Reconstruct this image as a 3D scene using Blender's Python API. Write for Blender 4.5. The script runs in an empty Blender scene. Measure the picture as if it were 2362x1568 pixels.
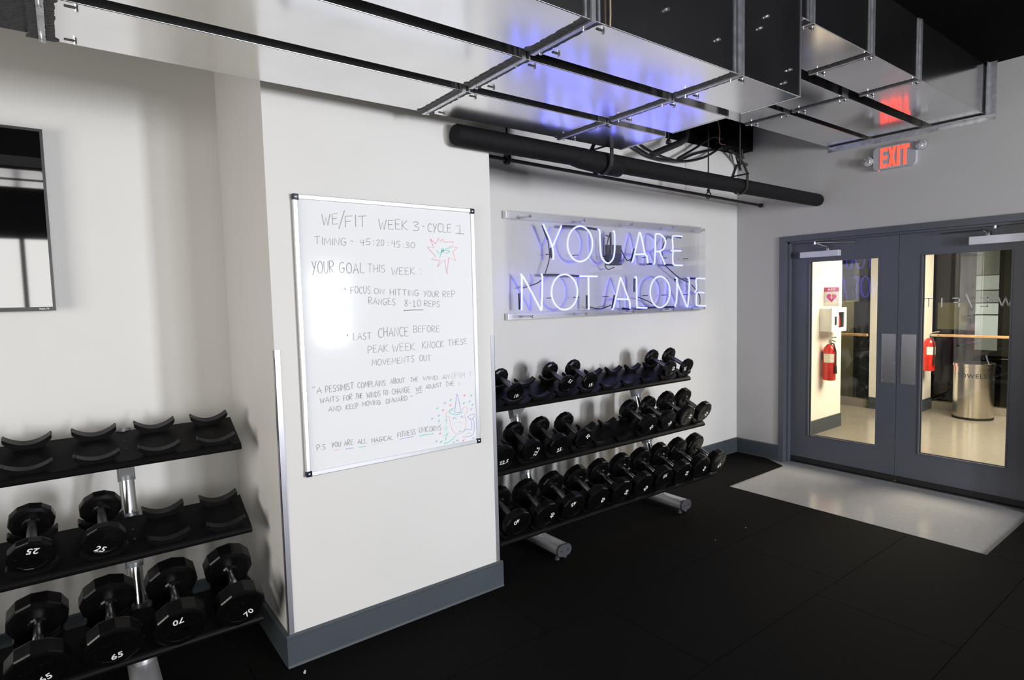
import bpy, bmesh, math, random
from mathutils import Vector, Matrix
random.seed(7)
scene = bpy.context.scene
COL = scene.collection

# ------------------------------------------------------------------ camera
CAM = (-5.42093, -3.39253, 1.62427); YAW, PITCH, ROLL, FPX = 0.64662, -0.07043, -0.02461, 1360.31
cd = bpy.data.cameras.new('camera')
cd.sensor_fit = 'HORIZONTAL'; cd.sensor_width = 36.0; cd.lens = FPX / 2362 * 36.0; cd.clip_start = 0.05
cam = bpy.data.objects.new('camera', cd); COL.objects.link(cam); scene.camera = cam
_f = Vector((math.sin(YAW)*math.cos(PITCH), math.cos(YAW)*math.cos(PITCH), math.sin(PITCH)))
_r = Vector((math.cos(YAW), -math.sin(YAW), 0)); _u = _r.cross(_f)
_c, _s = math.cos(ROLL), math.sin(ROLL)
_R, _U = _r*_c + _u*_s, _u*_c - _r*_s
cam.matrix_world = Matrix(((_R.x, _U.x, -_f.x, CAM[0]), (_R.y, _U.y, -_f.y, CAM[1]), (_R.z, _U.z, -_f.z, CAM[2]), (0, 0, 0, 1)))

# ------------------------------------------------------------------ world, exposure, daylight and lamps
w = bpy.data.worlds.new('world'); scene.world = w; w.use_nodes = True
w.node_tree.nodes['Background'].inputs[0].default_value = (0.75, 0.85, 1.0, 1)
w.node_tree.nodes['Background'].inputs[1].default_value = 0.3
scene.view_settings.view_transform = 'Standard'; scene.view_settings.look = 'None'
scene.view_settings.gamma = 1.0; scene.view_settings.use_curve_mapping = False
scene.view_settings.exposure = 0.0
try:
    scene.cycles.use_denoising = True; scene.cycles.denoiser = 'OPENIMAGEDENOISE'
    scene.cycles.max_bounces = 10; scene.cycles.transparent_max_bounces = 16; scene.cycles.glossy_bounces = 6
    scene.cycles.sample_clamp_indirect = 6.0; scene.cycles.caustics_reflective = False
except Exception: pass

def area(name, loc, size, power, col, rot):
    l = bpy.data.lights.new(name, 'AREA'); l.shape = 'RECTANGLE'; l.size, l.size_y = size
    l.energy = power; l.color = col
    o = bpy.data.objects.new(name, l); COL.objects.link(o); o.location = loc; o.rotation_euler = rot
    return o
RX, RY, RH = -8.0, -8.0, 3.6           # rear extents and height of the gym
WIN = [(-6.6, -5.14, 1.1, 2.75, 46), (-4.95, -4.0, 1.1, 2.8, 40), (-3.5, -2.4, 1.0, 2.75, 165), (-2.1, -1.5, 0.9, 2.25, 800)]   # daylight windows in the rear wall
for a, b, za, zb, pw in WIN:        # daylight coming in through each rear window
    area('window_daylight', ((a+b)/2, RY-0.06, (za+zb)/2), (b-a-0.04, zb-za-0.02), pw*(b-a)*(zb-za)/1.48, (0.90, 0.93, 1.0) if a > -2.2 else (1.0, 0.985, 0.955) if a < -3.6 else (0.96, 0.975, 1.0), (math.radians(90), 0, 0))
area('window_daylight', (RX-0.06, -2.1, 1.5), (2.1, 1.4), 85, (1.0, 0.96, 0.88), (math.radians(90), 0, math.radians(-90)))
area('hall_lamp', (1.9, -2.3, 2.66), (1.6, 2.2), 215, (1.0, 0.915, 0.74), (0, 0, 0))
area('hall_lamp', (2.9, -2.2, 2.66), (0.9, 1.2), 90, (1.0, 0.90, 0.70), (0, 0, 0))

# ------------------------------------------------------------------ materials
MATS = {}
def mat(name, col, rough=0.5, metal=0.0, noise=0.0, nscale=8.0, bump=0.0, bscale=200.0, spec=0.5, coat=0.0, stretch=None, emit=None, estr=0.0, rnoise=0.0):
    if name in MATS: return MATS[name]
    m = bpy.data.materials.new(name); m.use_nodes = True; MATS[name] = m
    nt = m.node_tree; b = nt.nodes['Principled BSDF']; L = nt.links
    b.inputs['Base Color'].default_value = (*col, 1); b.inputs['Roughness'].default_value = rough
    b.inputs['Metallic'].default_value = metal; b.inputs['Specular IOR Level'].default_value = spec
    b.inputs['Coat Weight'].default_value = coat
    if emit: b.inputs['Emission Color'].default_value = (*emit, 1); b.inputs['Emission Strength'].default_value = estr
    tc = nt.nodes.new('ShaderNodeTexCoord'); mp = nt.nodes.new('ShaderNodeMapping'); L.new(tc.outputs['Object'], mp.inputs[0])
    if stretch: mp.inputs['Scale'].default_value = stretch
    if noise or rnoise:
        n = nt.nodes.new('ShaderNodeTexNoise'); n.inputs['Scale'].default_value = nscale; n.inputs['Detail'].default_value = 6
        L.new(mp.outputs[0], n.inputs['Vector'])
        if noise:
            r = nt.nodes.new('ShaderNodeValToRGB'); L.new(n.outputs['Fac'], r.inputs[0])
            r.color_ramp.elements[0].position = 0.3; r.color_ramp.elements[1].position = 0.7
            r.color_ramp.elements[0].color = (*[max(0, c*(1-noise)) for c in col], 1)
            r.color_ramp.elements[1].color = (*[min(1, c*(1+noise)) for c in col], 1)
            L.new(r.outputs[0], b.inputs['Base Color'])
        if rnoise:
            q = nt.nodes.new('ShaderNodeMapRange'); L.new(n.outputs['Fac'], q.inputs[0])
            q.inputs[3].default_value = max(0.02, rough-rnoise); q.inputs[4].default_value = rough+rnoise
            L.new(q.outputs[0], b.inputs['Roughness'])
    if bump:
        n2 = nt.nodes.new('ShaderNodeTexNoise'); n2.inputs['Scale'].default_value = bscale; n2.inputs['Detail'].default_value = 3
        L.new(mp.outputs[0], n2.inputs['Vector'])
        bp = nt.nodes.new('ShaderNodeBump'); bp.inputs['Strength'].default_value = bump; bp.inputs['Distance'].default_value = 0.01
        L.new(n2.outputs['Fac'], bp.inputs['Height']); L.new(bp.outputs[0], b.inputs['Normal'])
    return m
def glass_mat(name, tint, refl_boost=1.0, ior=1.5):
    m = bpy.data.materials.new(name); m.use_nodes = True; nt = m.node_tree; L = nt.links
    for n in list(nt.nodes): nt.nodes.remove(n)
    o = nt.nodes.new('ShaderNodeOutputMaterial'); mx = nt.nodes.new('ShaderNodeMixShader'); t = nt.nodes.new('ShaderNodeBsdfTransparent')
    g = nt.nodes.new('ShaderNodeBsdfGlossy'); f = nt.nodes.new('ShaderNodeFresnel'); mu = nt.nodes.new('ShaderNodeMath')
    mu.operation = 'MULTIPLY'; mu.inputs[1].default_value = refl_boost; f.inputs[0].default_value = ior
    t.inputs[0].default_value = (*tint, 1); g.inputs['Roughness'].default_value = 0.0; g.inputs[0].default_value = (1, 1, 1, 1)
    ge = nt.nodes.new('ShaderNodeNewGeometry'); mr = nt.nodes.new('ShaderNodeMapRange')          # same reflection on both faces of a sheet
    mr.inputs[3].default_value = ior; mr.inputs[4].default_value = 1.0/ior; L.new(ge.outputs['Backfacing'], mr.inputs[0]); L.new(mr.outputs[0], f.inputs[0])
    L.new(f.outputs[0], mu.inputs[0]); L.new(mu.outputs[0], mx.inputs[0]); L.new(t.outputs[0], mx.inputs[1]); L.new(g.outputs[0], mx.inputs[2]); L.new(mx.outputs[0], o.inputs[0])
    return m

M_WALL = mat('wall_paint', (0.66, 0.645, 0.625), 0.62, bump=0.04, bscale=140, noise=0.015, nscale=3)
M_WALL_R = mat('grey_wall_paint', (0.45, 0.437, 0.43), 0.62, bump=0.04, bscale=140, noise=0.015, nscale=3)  # door wall: same finish as the other walls, darker base colour
M_BLACK = mat('black_ceiling_paint', (0.003, 0.003, 0.0035), 0.9, noise=0.2, nscale=5, spec=0.1)
M_DARKWALL = mat('dark_grey_paint', (0.02, 0.02, 0.021), 0.8, noise=0.1)
M_BASE = mat('slate_baseboard_vinyl', (0.052, 0.064, 0.075), 0.42, noise=0.06, nscale=6)
M_DOOR = mat('slate_door_enamel', (0.078, 0.084, 0.104), 0.36, noise=0.03, bump=0.02)
M_RUBBER = mat('black_rubber', (0.0026, 0.0023, 0.0020), 0.8, noise=0.45, nscale=160, bump=0.25, bscale=260, spec=0.1)
M_CONC = mat('polished_concrete', (0.36, 0.355, 0.355), 0.16, noise=0.05, nscale=30, rnoise=0.05)
M_CONC_H = mat('hall_concrete', (0.25, 0.228, 0.19), 0.16, noise=0.05, nscale=18, rnoise=0.05)
M_HALL = mat('hall_paint', (0.82, 0.78, 0.68), 0.6, bump=0.03)
M_GALV = mat('galvanized_sheet', (0.86, 0.86, 0.87), 0.15, 1.0, noise=0.06, nscale=3.5, bump=0.02, bscale=2.2, rnoise=0.03)
M_GALV_D = mat('galvanized_flange', (0.62, 0.63, 0.66), 0.36, 1.0, noise=0.2, nscale=30)
M_SEAL = mat('dark_duct_sealant', (0.035, 0.035, 0.038), 0.5, noise=0.4, nscale=60, bump=0.5, bscale=90)
M_BOLT = mat('zinc_screw', (0.75, 0.75, 0.76), 0.25, 1.0, noise=0.05)
M_FOAM = mat('black_pipe_insulation', (0.0045, 0.0045, 0.0055), 0.75, noise=0.25, nscale=20, bump=0.12, bscale=40, spec=0.2)
M_IRON = mat('black_iron', (0.008, 0.008, 0.009), 0.5, noise=0.2)
M_CABLE = mat('black_cable', (0.007, 0.007, 0.008), 0.45, noise=0.1)
M_RACK = mat('black_powder_coat', (0.0028, 0.0028, 0.003), 0.42, noise=0.2, nscale=300, bump=0.05, bscale=500, spec=0.14)
M_CRADLE = mat('black_moulded_plastic', (0.0035, 0.0035, 0.004), 0.42, noise=0.15, nscale=90, spec=0.35)
M_HEAD = mat('black_urethane', (0.0022, 0.0022, 0.0025), 0.30, noise=0.2, nscale=60, bump=0.03, bscale=120, spec=0.33)
M_CHROME = mat('chrome', (0.58, 0.59, 0.61), 0.20, 1.0, noise=0.03)
M_KNURL = mat('knurled_steel', (0.30, 0.30, 0.31), 0.34, 1.0, noise=0.1, bump=0.3, bscale=900)
M_POST = mat('silver_paint', (0.50, 0.50, 0.52), 0.32, 0.55, noise=0.06, nscale=120)
M_SLEEVE = mat('grey_sleeve', (0.16, 0.17, 0.18), 0.38, 0.3, noise=0.08)
M_CAP = mat('dark_end_cap', (0.045, 0.045, 0.055), 0.5, noise=0.15)
M_WHITE = mat('white_marking_paint', (0.85, 0.85, 0.85), 0.5, noise=0.02)
M_BOARD = mat('glossy_white_board', (0.78, 0.785, 0.80), 0.09, noise=0.005, nscale=2, spec=0.09)
M_ALU = mat('satin_aluminium', (0.80, 0.80, 0.83), 0.33, 0.75, noise=0.03, stretch=(1, 1, 30))
M_CORNER = mat('navy_plastic_cap', (0.006, 0.012, 0.022), 0.25, noise=0.1)
M_GUARD = mat('corner_guard_metal', (0.42, 0.42, 0.46), 0.38, 0.8, noise=0.08, stretch=(30, 30, 1))
M_TVB = mat('tv_bezel', (0.022, 0.024, 0.025), 0.35, noise=0.1)
M_TVS = mat('tv_screen', (0.003, 0.003, 0.0035), 0.03, noise=0.05, spec=0.9)
M_NEON = mat('neon_tube', (0.6, 0.6, 0.9), 0.2, emit=(0.105, 0.12, 1.0), estr=5.5)
M_NEOFF = mat('blacked_out_tube', (0.006, 0.006, 0.012), 0.25, noise=0.1)
M_ACRYL = glass_mat('clear_acrylic', (0.985, 0.985, 0.99), 1.0, 1.49)
M_GLASS = glass_mat('door_glass', (0.97, 0.965, 0.95), 1.0, 1.5)
M_GLASS_H = glass_mat('hall_glass', (0.80, 0.80, 0.74), 0.4, 1.5)
M_SIGNH = mat('exit_sign_housing', (0.42, 0.42, 0.46), 0.5, noise=0.05)
M_EXIT = mat('exit_letter_red', (0.8, 0.05, 0.03), 0.5, emit=(1.0, 0.055, 0.03), estr=2.4)
M_LENS = mat('lamp_lens', (0.55, 0.56, 0.55), 0.2, 0.4, noise=0.6, nscale=70)
M_RED = mat('extinguisher_red', (0.62, 0.018, 0.012), 0.22, noise=0.04, coat=0.3)
M_LABEL = mat('printed_label', (0.78, 0.74, 0.62), 0.5, noise=0.25, nscale=70)
M_HOSE = mat('black_hose', (0.01, 0.01, 0.01), 0.5, noise=0.1)
M_WPLASTIC = mat('white_plastic', (0.78, 0.77, 0.74), 0.4, noise=0.03)
M_MAGENTA = mat('sign_magenta', (0.58, 0.012, 0.09), 0.5, noise=0.03)
M_STEEL = mat('brushed_steel', (0.72, 0.67, 0.58), 0.22, 1.0, noise=0.05, nscale=40, stretch=(1, 1, 0.05), rnoise=0.06)
M_PLATE = mat('push_plate_steel', (0.72, 0.72, 0.74), 0.24, 1.0, noise=0.06, stretch=(1, 1, 40))
M_WOOD = mat('rail_wood', (0.46, 0.28, 0.14), 0.4, noise=0.25, nscale=14, stretch=(4, 1, 4))
M_CLOSER = mat('closer_silver', (0.60, 0.60, 0.66), 0.4, 0.3, noise=0.03)
M_SWEEP = mat('black_sweep', (0.006, 0.006, 0.006), 0.6, noise=0.2)
M_KHAKI = mat('atrium_khaki', (0.26, 0.24, 0.15), 0.6, noise=0.12, nscale=2)
M_DECAL = mat('frosted_decal', (0.62, 0.62, 0.62), 0.6, noise=0.03)
M_PAPER = mat('scrap_paper', (0.75, 0.73, 0.70), 0.8, noise=0.05)
INK = {'grey': (0.26, 0.26, 0.27), 'faint': (0.52, 0.52, 0.53), 'dot': (0.10, 0.08, 0.42), 'red': (0.80, 0.20, 0.27), 'teal': (0.10, 0.56, 0.46), 'pink': (0.80, 0.46, 0.50),
       'violet': (0.36, 0.36, 0.68), 'pale': (0.66, 0.64, 0.64), 'mint': (0.45, 0.72, 0.63)}
INK = {k: mat('ink_'+k, c, 0.6, noise=0.12, nscale=60) for k, c in INK.items()}

# ------------------------------------------------------------------ mesh helpers
class MB:
    def __init__(s): s.bm = bmesh.new()
    def box(s, a, b, bev=0.0, rot=None, piv=None):
        r = bmesh.ops.create_cube(s.bm, size=1.0); vs = r['verts']
        for v in vs: v.co = Vector([a[i] + (v.co[i]+0.5)*(b[i]-a[i]) for i in range(3)])
        if bev:
            es = list({e for v in vs for e in v.link_edges})
            q = bmesh.ops.bevel(s.bm, geom=es, offset=bev, segments=2, affect='EDGES', profile=0.5); vs = list({v for f in q['faces'] for v in f.verts} | {v for v in vs if v.is_valid})
        if rot is not None:
            p = Vector(piv) if piv else Vector([(a[i]+b[i])/2 for i in range(3)])
            for v in vs: v.co = rot @ (v.co - p) + p
        return s
    def tube(s, path, r, n=10, closed=False, cap=True, flat=None):
        P = [Vector(p) for p in path]
        if closed: P = P[:-1] if (P[0]-P[-1]).length < 1e-6 else P
        N = len(P); rings = []; up = None
        for i in range(N):
            a = P[(i-1) % N] if (closed or i > 0) else P[i]; c = P[(i+1) % N] if (closed or i < N-1) else P[i]
            t = (c-a).normalized()
            if up is None: up = Vector((0, 0, 1)) if abs(t.z) < 0.9 else Vector((0, 1, 0))
            x = t.cross(up).normalized(); y = x.cross(t).normalized(); up = y
            rr = r[i] if isinstance(r, (list, tuple)) else r
            rings.append([s.bm.verts.new(P[i] + (x*math.cos(2*math.pi*k/n) + y*math.sin(2*math.pi*k/n)*(flat or 1))*rr) for k in range(n)])
        for i in range(N if closed else N-1):
            A, B = rings[i], rings[(i+1) % N]
            for k in range(n): s.bm.faces.new((A[k], A[(k+1) % n], B[(k+1) % n], B[k]))
        if cap and not closed: s.bm.faces.new(rings[0][::-1]); s.bm.faces.new(rings[-1])
        return s
    def prism(s, prof, f0, f1):
        """prof: list of 2-D points; f0/f1: functions giving the 3-D point of each end"""
        A = [s.bm.verts.new(f0(*p)) for p in prof]; B = [s.bm.verts.new(f1(*p)) for p in prof]; n = len(prof)
        s.bm.faces.new(A[::-1]); s.bm.faces.new(B)
        for k in range(n): s.bm.faces.new((A[k], A[(k+1) % n], B[(k+1) % n], B[k]))
        return s
    def lathe(s, prof, n=24, M=Matrix(), cap=True, ph=0.0):
        """prof: (r, z) rings about local z"""
        rings = [[s.bm.verts.new(M @ Vector((r*math.cos(2*math.pi*k/n+ph), r*math.sin(2*math.pi*k/n+ph), z))) for k in range(n)] for r, z in prof]
        for A, B in zip(rings, rings[1:]):
            for k in range(n): s.bm.faces.new((A[k], A[(k+1) % n], B[(k+1) % n], B[k]))
        if cap: s.bm.faces.new(rings[0][::-1]); s.bm.faces.new(rings[-1])
        return s
    def mesh(s, name, m, smooth=None):
        bmesh.ops.recalc_face_normals(s.bm, faces=s.bm.faces)
        me = bpy.data.meshes.new(name); s.bm.to_mesh(me); s.bm.free()
        for x in (m if isinstance(m, (list, tuple)) else [m]): me.materials.append(x)
        if smooth is not None:
            me.polygons.foreach_set('use_smooth', [True]*len(me.polygons))
            try: me.set_sharp_from_angle(angle=math.radians(smooth))
            except Exception: pass
        return me
    def build(s, name, m, parent=None, smooth=None):
        return link(name, s.mesh(name, m, smooth), parent)
def link(name, me, parent=None, label=None):
    o = bpy.data.objects.new(name, me); COL.objects.link(o)
    if parent is not None: o.parent = parent
    if label: o['label'] = label
    return o
def tag(o, label, cat, group=None):
    o['label'] = label; o['category'] = cat
    if group: o['group'] = group
    return o
def thing(name, label, cat, loc=(0, 0, 0), group=None):
    o = bpy.data.objects.new(name, None); COL.objects.link(o); o.location = loc; o.empty_display_size = 0.05
    return tag(o, label, cat, group)
def struct(o): o['kind'] = 'structure'; return o
def off(mb, loc):
    for v in mb.bm.verts: v.co -= Vector(loc)
    return mb
def text_mesh(txt, h, m, bold=0.0, depth=0.0006, shear=0.0, spacing=1.0):
    """flat lettering centred on the origin in the local xy plane, facing +z, cap height h"""
    cu = bpy.data.curves.new('lettering', 'FONT'); cu.body = txt; cu.align_x = 'CENTER'; cu.align_y = 'CENTER'; cu.size = h/0.7
    cu.offset = bold*h; cu.extrude = depth; cu.shear = shear; cu.space_character = spacing; cu.resolution_u = 4
    o = bpy.data.objects.new('lettering', cu); COL.objects.link(o)
    dg = bpy.context.evaluated_depsgraph_get(); me = bpy.data.meshes.new_from_object(o.evaluated_get(dg))
    bpy.data.objects.remove(o); bpy.data.curves.remove(cu)
    me.materials.clear(); me.materials.append(m); return me

NEON={'Y':[[(-2.641,2.151),(-2.559,1.996),(-2.551,1.899)],[(-2.465,2.149),(-2.551,2.0)]],'O':[[(-2.147,2.028),(-2.151,1.998),(-2.161,1.969),(-2.178,1.943),(-2.199,1.921),(-2.225,1.904),(-2.253,1.894),(-2.283,1.89),(-2.312,1.893),(-2.339,1.902),(-2.363,1.917),(-2.382,1.938),(-2.397,1.962),(-2.406,1.99),(-2.408,2.019),(-2.404,2.048),(-2.394,2.076),(-2.378,2.101),(-2.358,2.123),(-2.333,2.14),(-2.306,2.151),(-2.277,2.156),(-2.248,2.154),(-2.22,2.146),(-2.195,2.131),(-2.174,2.111),(-2.159,2.086),(-2.149,2.058),(-2.147,2.028)]],'U':[[(-2.086,2.142),(-2.068,2.131),(-2.065,2.056),(-2.058,1.961),(-2.034,1.91),(-1.979,1.882),(-1.926,1.912),(-1.903,1.969),(-1.898,2.046),(-1.901,2.127),(-1.918,2.136)]],'A':[[(-1.7,1.894),(-1.677,1.929),(-1.611,2.12),(-1.601,2.137),(-1.585,2.121),(-1.534,1.966),(-1.513,1.95),(-1.501,1.888)],[(-1.658,1.959),(-1.536,1.966)]],'R':[[(-1.432,1.883),(-1.414,1.9),(-1.404,2.013),(-1.4,2.125),(-1.378,2.139),(-1.335,2.137),(-1.283,2.108),(-1.267,2.07),(-1.288,2.021),(-1.343,1.995),(-1.391,1.992)],[(-1.347,1.992),(-1.326,1.963),(-1.276,1.883)]],'E':[[(-1.037,2.132),(-1.148,2.132),(-1.172,2.113),(-1.167,2.02),(-1.191,2.002)],[(-1.055,2.005),(-1.145,2.003),(-1.167,1.984),(-1.168,1.904),(-1.146,1.881),(-1.034,1.879)]],'N':[[(-2.856,1.786),(-2.847,1.768),(-2.856,1.539)],[(-2.845,1.772),(-2.826,1.761),(-2.691,1.554),(-2.682,1.535)],[(-2.67,1.788),(-2.659,1.768),(-2.672,1.533)]],'O.001':[[(-2.314,1.66),(-2.318,1.63),(-2.328,1.602),(-2.345,1.577),(-2.367,1.557),(-2.392,1.542),(-2.421,1.533),(-2.45,1.53),(-2.479,1.534),(-2.506,1.545),(-2.53,1.561),(-2.55,1.582),(-2.564,1.607),(-2.573,1.635),(-2.575,1.664),(-2.571,1.692),(-2.561,1.719),(-2.545,1.744),(-2.525,1.764),(-2.5,1.78),(-2.473,1.789),(-2.443,1.793),(-2.414,1.79),(-2.387,1.78),(-2.362,1.764),(-2.341,1.743),(-2.326,1.718),(-2.316,1.69),(-2.314,1.66)]],'T':[[(-2.288,1.78),(-2.101,1.779)],[(-2.196,1.775),(-2.198,1.522)]],'A.001':[[(-1.937,1.514),(-1.915,1.548),(-1.846,1.749),(-1.833,1.763),(-1.816,1.736),(-1.744,1.594),(-1.73,1.577),(-1.727,1.516)],[(-1.876,1.598),(-1.75,1.594)]],'L':[[(-1.664,1.77),(-1.644,1.757),(-1.642,1.541),(-1.622,1.522),(-1.516,1.516)]],'O.002':[[(-1.211,1.646),(-1.215,1.617),(-1.225,1.588),(-1.242,1.563),(-1.263,1.542),(-1.288,1.527),(-1.316,1.518),(-1.346,1.515),(-1.375,1.519),(-1.402,1.53),(-1.426,1.546),(-1.447,1.568),(-1.461,1.593),(-1.471,1.621),(-1.473,1.65),(-1.47,1.679),(-1.46,1.706),(-1.445,1.731),(-1.424,1.752),(-1.399,1.768),(-1.372,1.777),(-1.343,1.781),(-1.314,1.777),(-1.286,1.768),(-1.261,1.752),(-1.24,1.731),(-1.224,1.705),(-1.214,1.677),(-1.211,1.646)]],'N.001':[[(-1.135,1.769),(-1.112,1.748),(-1.119,1.59),(-1.143,1.517)],[(-1.122,1.744),(-0.992,1.542),(-0.978,1.509)],[(-0.961,1.769),(-0.936,1.748),(-0.948,1.587),(-0.963,1.509)]],'E.001':[[(-0.701,1.762),(-0.81,1.764),(-0.838,1.748),(-0.83,1.669),(-0.857,1.636)],[(-0.717,1.632),(-0.806,1.636),(-0.831,1.617),(-0.834,1.538),(-0.816,1.517),(-0.693,1.511)]]}
DARK=[[(-2.631,2.15),(-2.582,2.045)],[(-2.553,1.987),(-2.551,1.912)],[(-2.436,2.151),(-2.255,2.153),(-2.07,2.144)],[(-1.924,2.128),(-1.919,1.95)],[(-1.643,2.007),(-1.686,1.898)],[(-1.485,1.886),(-1.397,1.886)],[(-1.251,1.883),(-1.138,1.882)],[(-2.857,1.66),(-2.856,1.544)],[(-2.634,1.789),(-2.453,1.788),(-2.275,1.781)],[(-2.196,1.635),(-2.198,1.532)],[(-1.886,1.63),(-1.915,1.524)],[(-1.646,1.762),(-1.648,1.652)],[(-1.797,1.52),(-1.711,1.513)],[(-1.609,1.511),(-1.399,1.517),(-1.127,1.514)],[(-1.118,1.762),(-1.103,1.735)],[(-0.904,1.764),(-0.813,1.764)],[(-1.129,2.135),(-1.028,2.124)]]
WIRE=[[(-2.574,2.047),(-2.56,1.92),(-2.605,1.8)],[(-1.79,1.995),(-1.724,1.913),(-1.661,1.932)],[(-2.819,1.695),(-2.685,1.729),(-2.641,1.755)],[(-2.155,1.543),(-2.042,1.523),(-1.916,1.552)],[(-1.59,1.608),(-1.453,1.567),(-1.332,1.515)],[(-1.231,1.874),(-1.046,1.772),(-0.906,1.73)],[(-1.208,2.119),(-1.278,2.01),(-1.238,1.887)],[(-0.86,1.707),(-0.745,1.612),(-0.737,1.526)],[(-1.967,2.103),(-1.938,2.088),(-1.963,1.998),(-1.947,1.901)],[(-1.932,2.109),(-1.915,2.065),(-1.929,1.934)],[(-1.99,2.086),(-1.993,1.965),(-1.976,1.909)],[(-1.983,1.868),(-1.949,1.836),(-1.877,1.853)]]
BOX=[(-1.892,2.037),(-1.743,1.874)]
WORDS=[('WE',(-4.481,1.971),(-4.408,1.978),0.048),('/',(-4.404,1.959),(-4.376,1.96),0.083),('FIT',(-4.373,1.969),(-4.269,1.977),0.052),('WEEK',(-4.209,1.969),(-4.058,1.969),0.046),('3',(-4.03,1.971),(-3.996,1.972),0.047),('-',(-3.975,1.973),(-3.964,1.973),0.044),('CYCLE',(-3.944,1.97),(-3.81,1.97),0.042),('1',(-3.78,1.968),(-3.729,1.968),0.048),('TIMING',(-4.519,1.884),(-4.371,1.885),0.033),('-',(-4.351,1.887),(-4.339,1.886),0.034),('45',(-4.307,1.888),(-4.255,1.891),0.028),(':',(-4.24,1.89),(-4.235,1.891),0.026),('20',(-4.223,1.89),(-4.185,1.891),0.028),(':',(-4.165,1.891),(-4.16,1.891),0.023),('45',(-4.146,1.884),(-4.101,1.886),0.031),(':',(-4.085,1.886),(-4.08,1.885),0.024),('30',(-4.072,1.884),(-4.02,1.885),0.028),('YOUR',(-4.536,1.756),(-4.436,1.762),0.054),('GOAL',(-4.411,1.759),(-4.291,1.759),0.046),('THIS',(-4.273,1.765),(-4.187,1.764),0.037),('WEEK',(-4.152,1.753),(-4.026,1.753),0.035),(':',(-3.997,1.754),(-3.991,1.753),0.032),('FOCUS',(-4.361,1.665),(-4.265,1.664),0.032),('ON',(-4.245,1.661),(-4.194,1.66),0.026),('HITTING',(-4.164,1.656),(-4.008,1.648),0.028),('YOUR',(-3.98,1.644),(-3.894,1.641),0.03),('REP',(-3.87,1.64),(-3.799,1.639),0.03),('RANGES',(-4.275,1.613),(-4.139,1.606),0.031),('8-10',(-4.089,1.599),(-3.999,1.595),0.03),('REPS',(-3.979,1.595),(-3.892,1.588),0.027),('LAST',(-4.358,1.449),(-4.27,1.447),0.031),('CHANCE',(-4.233,1.454),(-4.075,1.452),0.043),('BEFORE',(-4.045,1.468),(-3.896,1.462),0.032),('PEAK',(-4.289,1.381),(-4.187,1.382),0.035),('WEEK.',(-4.163,1.379),(-4.032,1.378),0.037),('KNOCK',(-3.997,1.382),(-3.874,1.383),0.034),('THESE',(-3.848,1.386),(-3.734,1.389),0.031),('MOVEMENTS',(-4.271,1.32),(-4.048,1.32),0.029),('OUT',(-4.017,1.321),(-3.953,1.317),0.031),('"',(-4.559,1.231),(-4.549,1.229),0.023),('A',(-4.54,1.22),(-4.518,1.218),0.027),('PESSIMIST',(-4.5,1.217),(-4.367,1.22),0.029),('COMPLAINS',(-4.347,1.221),(-4.207,1.218),0.026),('ABOUT',(-4.18,1.225),(-4.103,1.221),0.024),('THE',(-4.072,1.221),(-4.03,1.222),0.021),('WIND.',(-4.001,1.221),(-3.909,1.218),0.02),('AN',(-3.888,1.215),(-3.848,1.215),0.023),('WAITS',(-4.528,1.173),(-4.441,1.172),0.023),('FOR',(-4.419,1.169),(-4.377,1.171),0.025),('THE',(-4.359,1.171),(-4.326,1.172),0.024),('WINDS',(-4.304,1.169),(-4.236,1.169),0.026),('TO',(-4.222,1.173),(-4.196,1.173),0.023),('CHANGE.',(-4.174,1.17),(-4.071,1.172),0.028),('WE',(-4.043,1.169),(-4.008,1.172),0.024),('ADJUST',(-3.988,1.177),(-3.895,1.178),0.021),('THE',(-3.871,1.174),(-3.821,1.177),0.024),('AND',(-4.49,1.129),(-4.433,1.127),0.022),('KEEP',(-4.408,1.128),(-4.349,1.126),0.024),('MOVING',(-4.328,1.133),(-4.235,1.13),0.022),('ONWARD.',(-4.208,1.13),(-4.087,1.131),0.024),('"',(-4.076,1.136),(-4.064,1.136),0.016),('P.S.',(-4.552,0.96),(-4.508,0.959),0.025),('YOU',(-4.484,0.962),(-4.441,0.961),0.023),('ARE',(-4.424,0.96),(-4.382,0.957),0.024),('ALL',(-4.359,0.957),(-4.313,0.952),0.022),('MAGICAL',(-4.29,0.95),(-4.178,0.948),0.022),('FITNESS',(-4.153,0.953),(-4.055,0.955),0.026),('UNICORNS',(-4.034,0.959),(-3.907,0.953),0.026)]
FAINT=[('OPT',(-3.833,1.211),(-3.778,1.212),0.03),('IM',(-3.776,1.213),(-3.753,1.214),0.026),('T',(-3.728,1.217),(-3.703,1.217),0.022),('S',(-3.796,1.175),(-3.783,1.175),0.016)]
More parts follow.
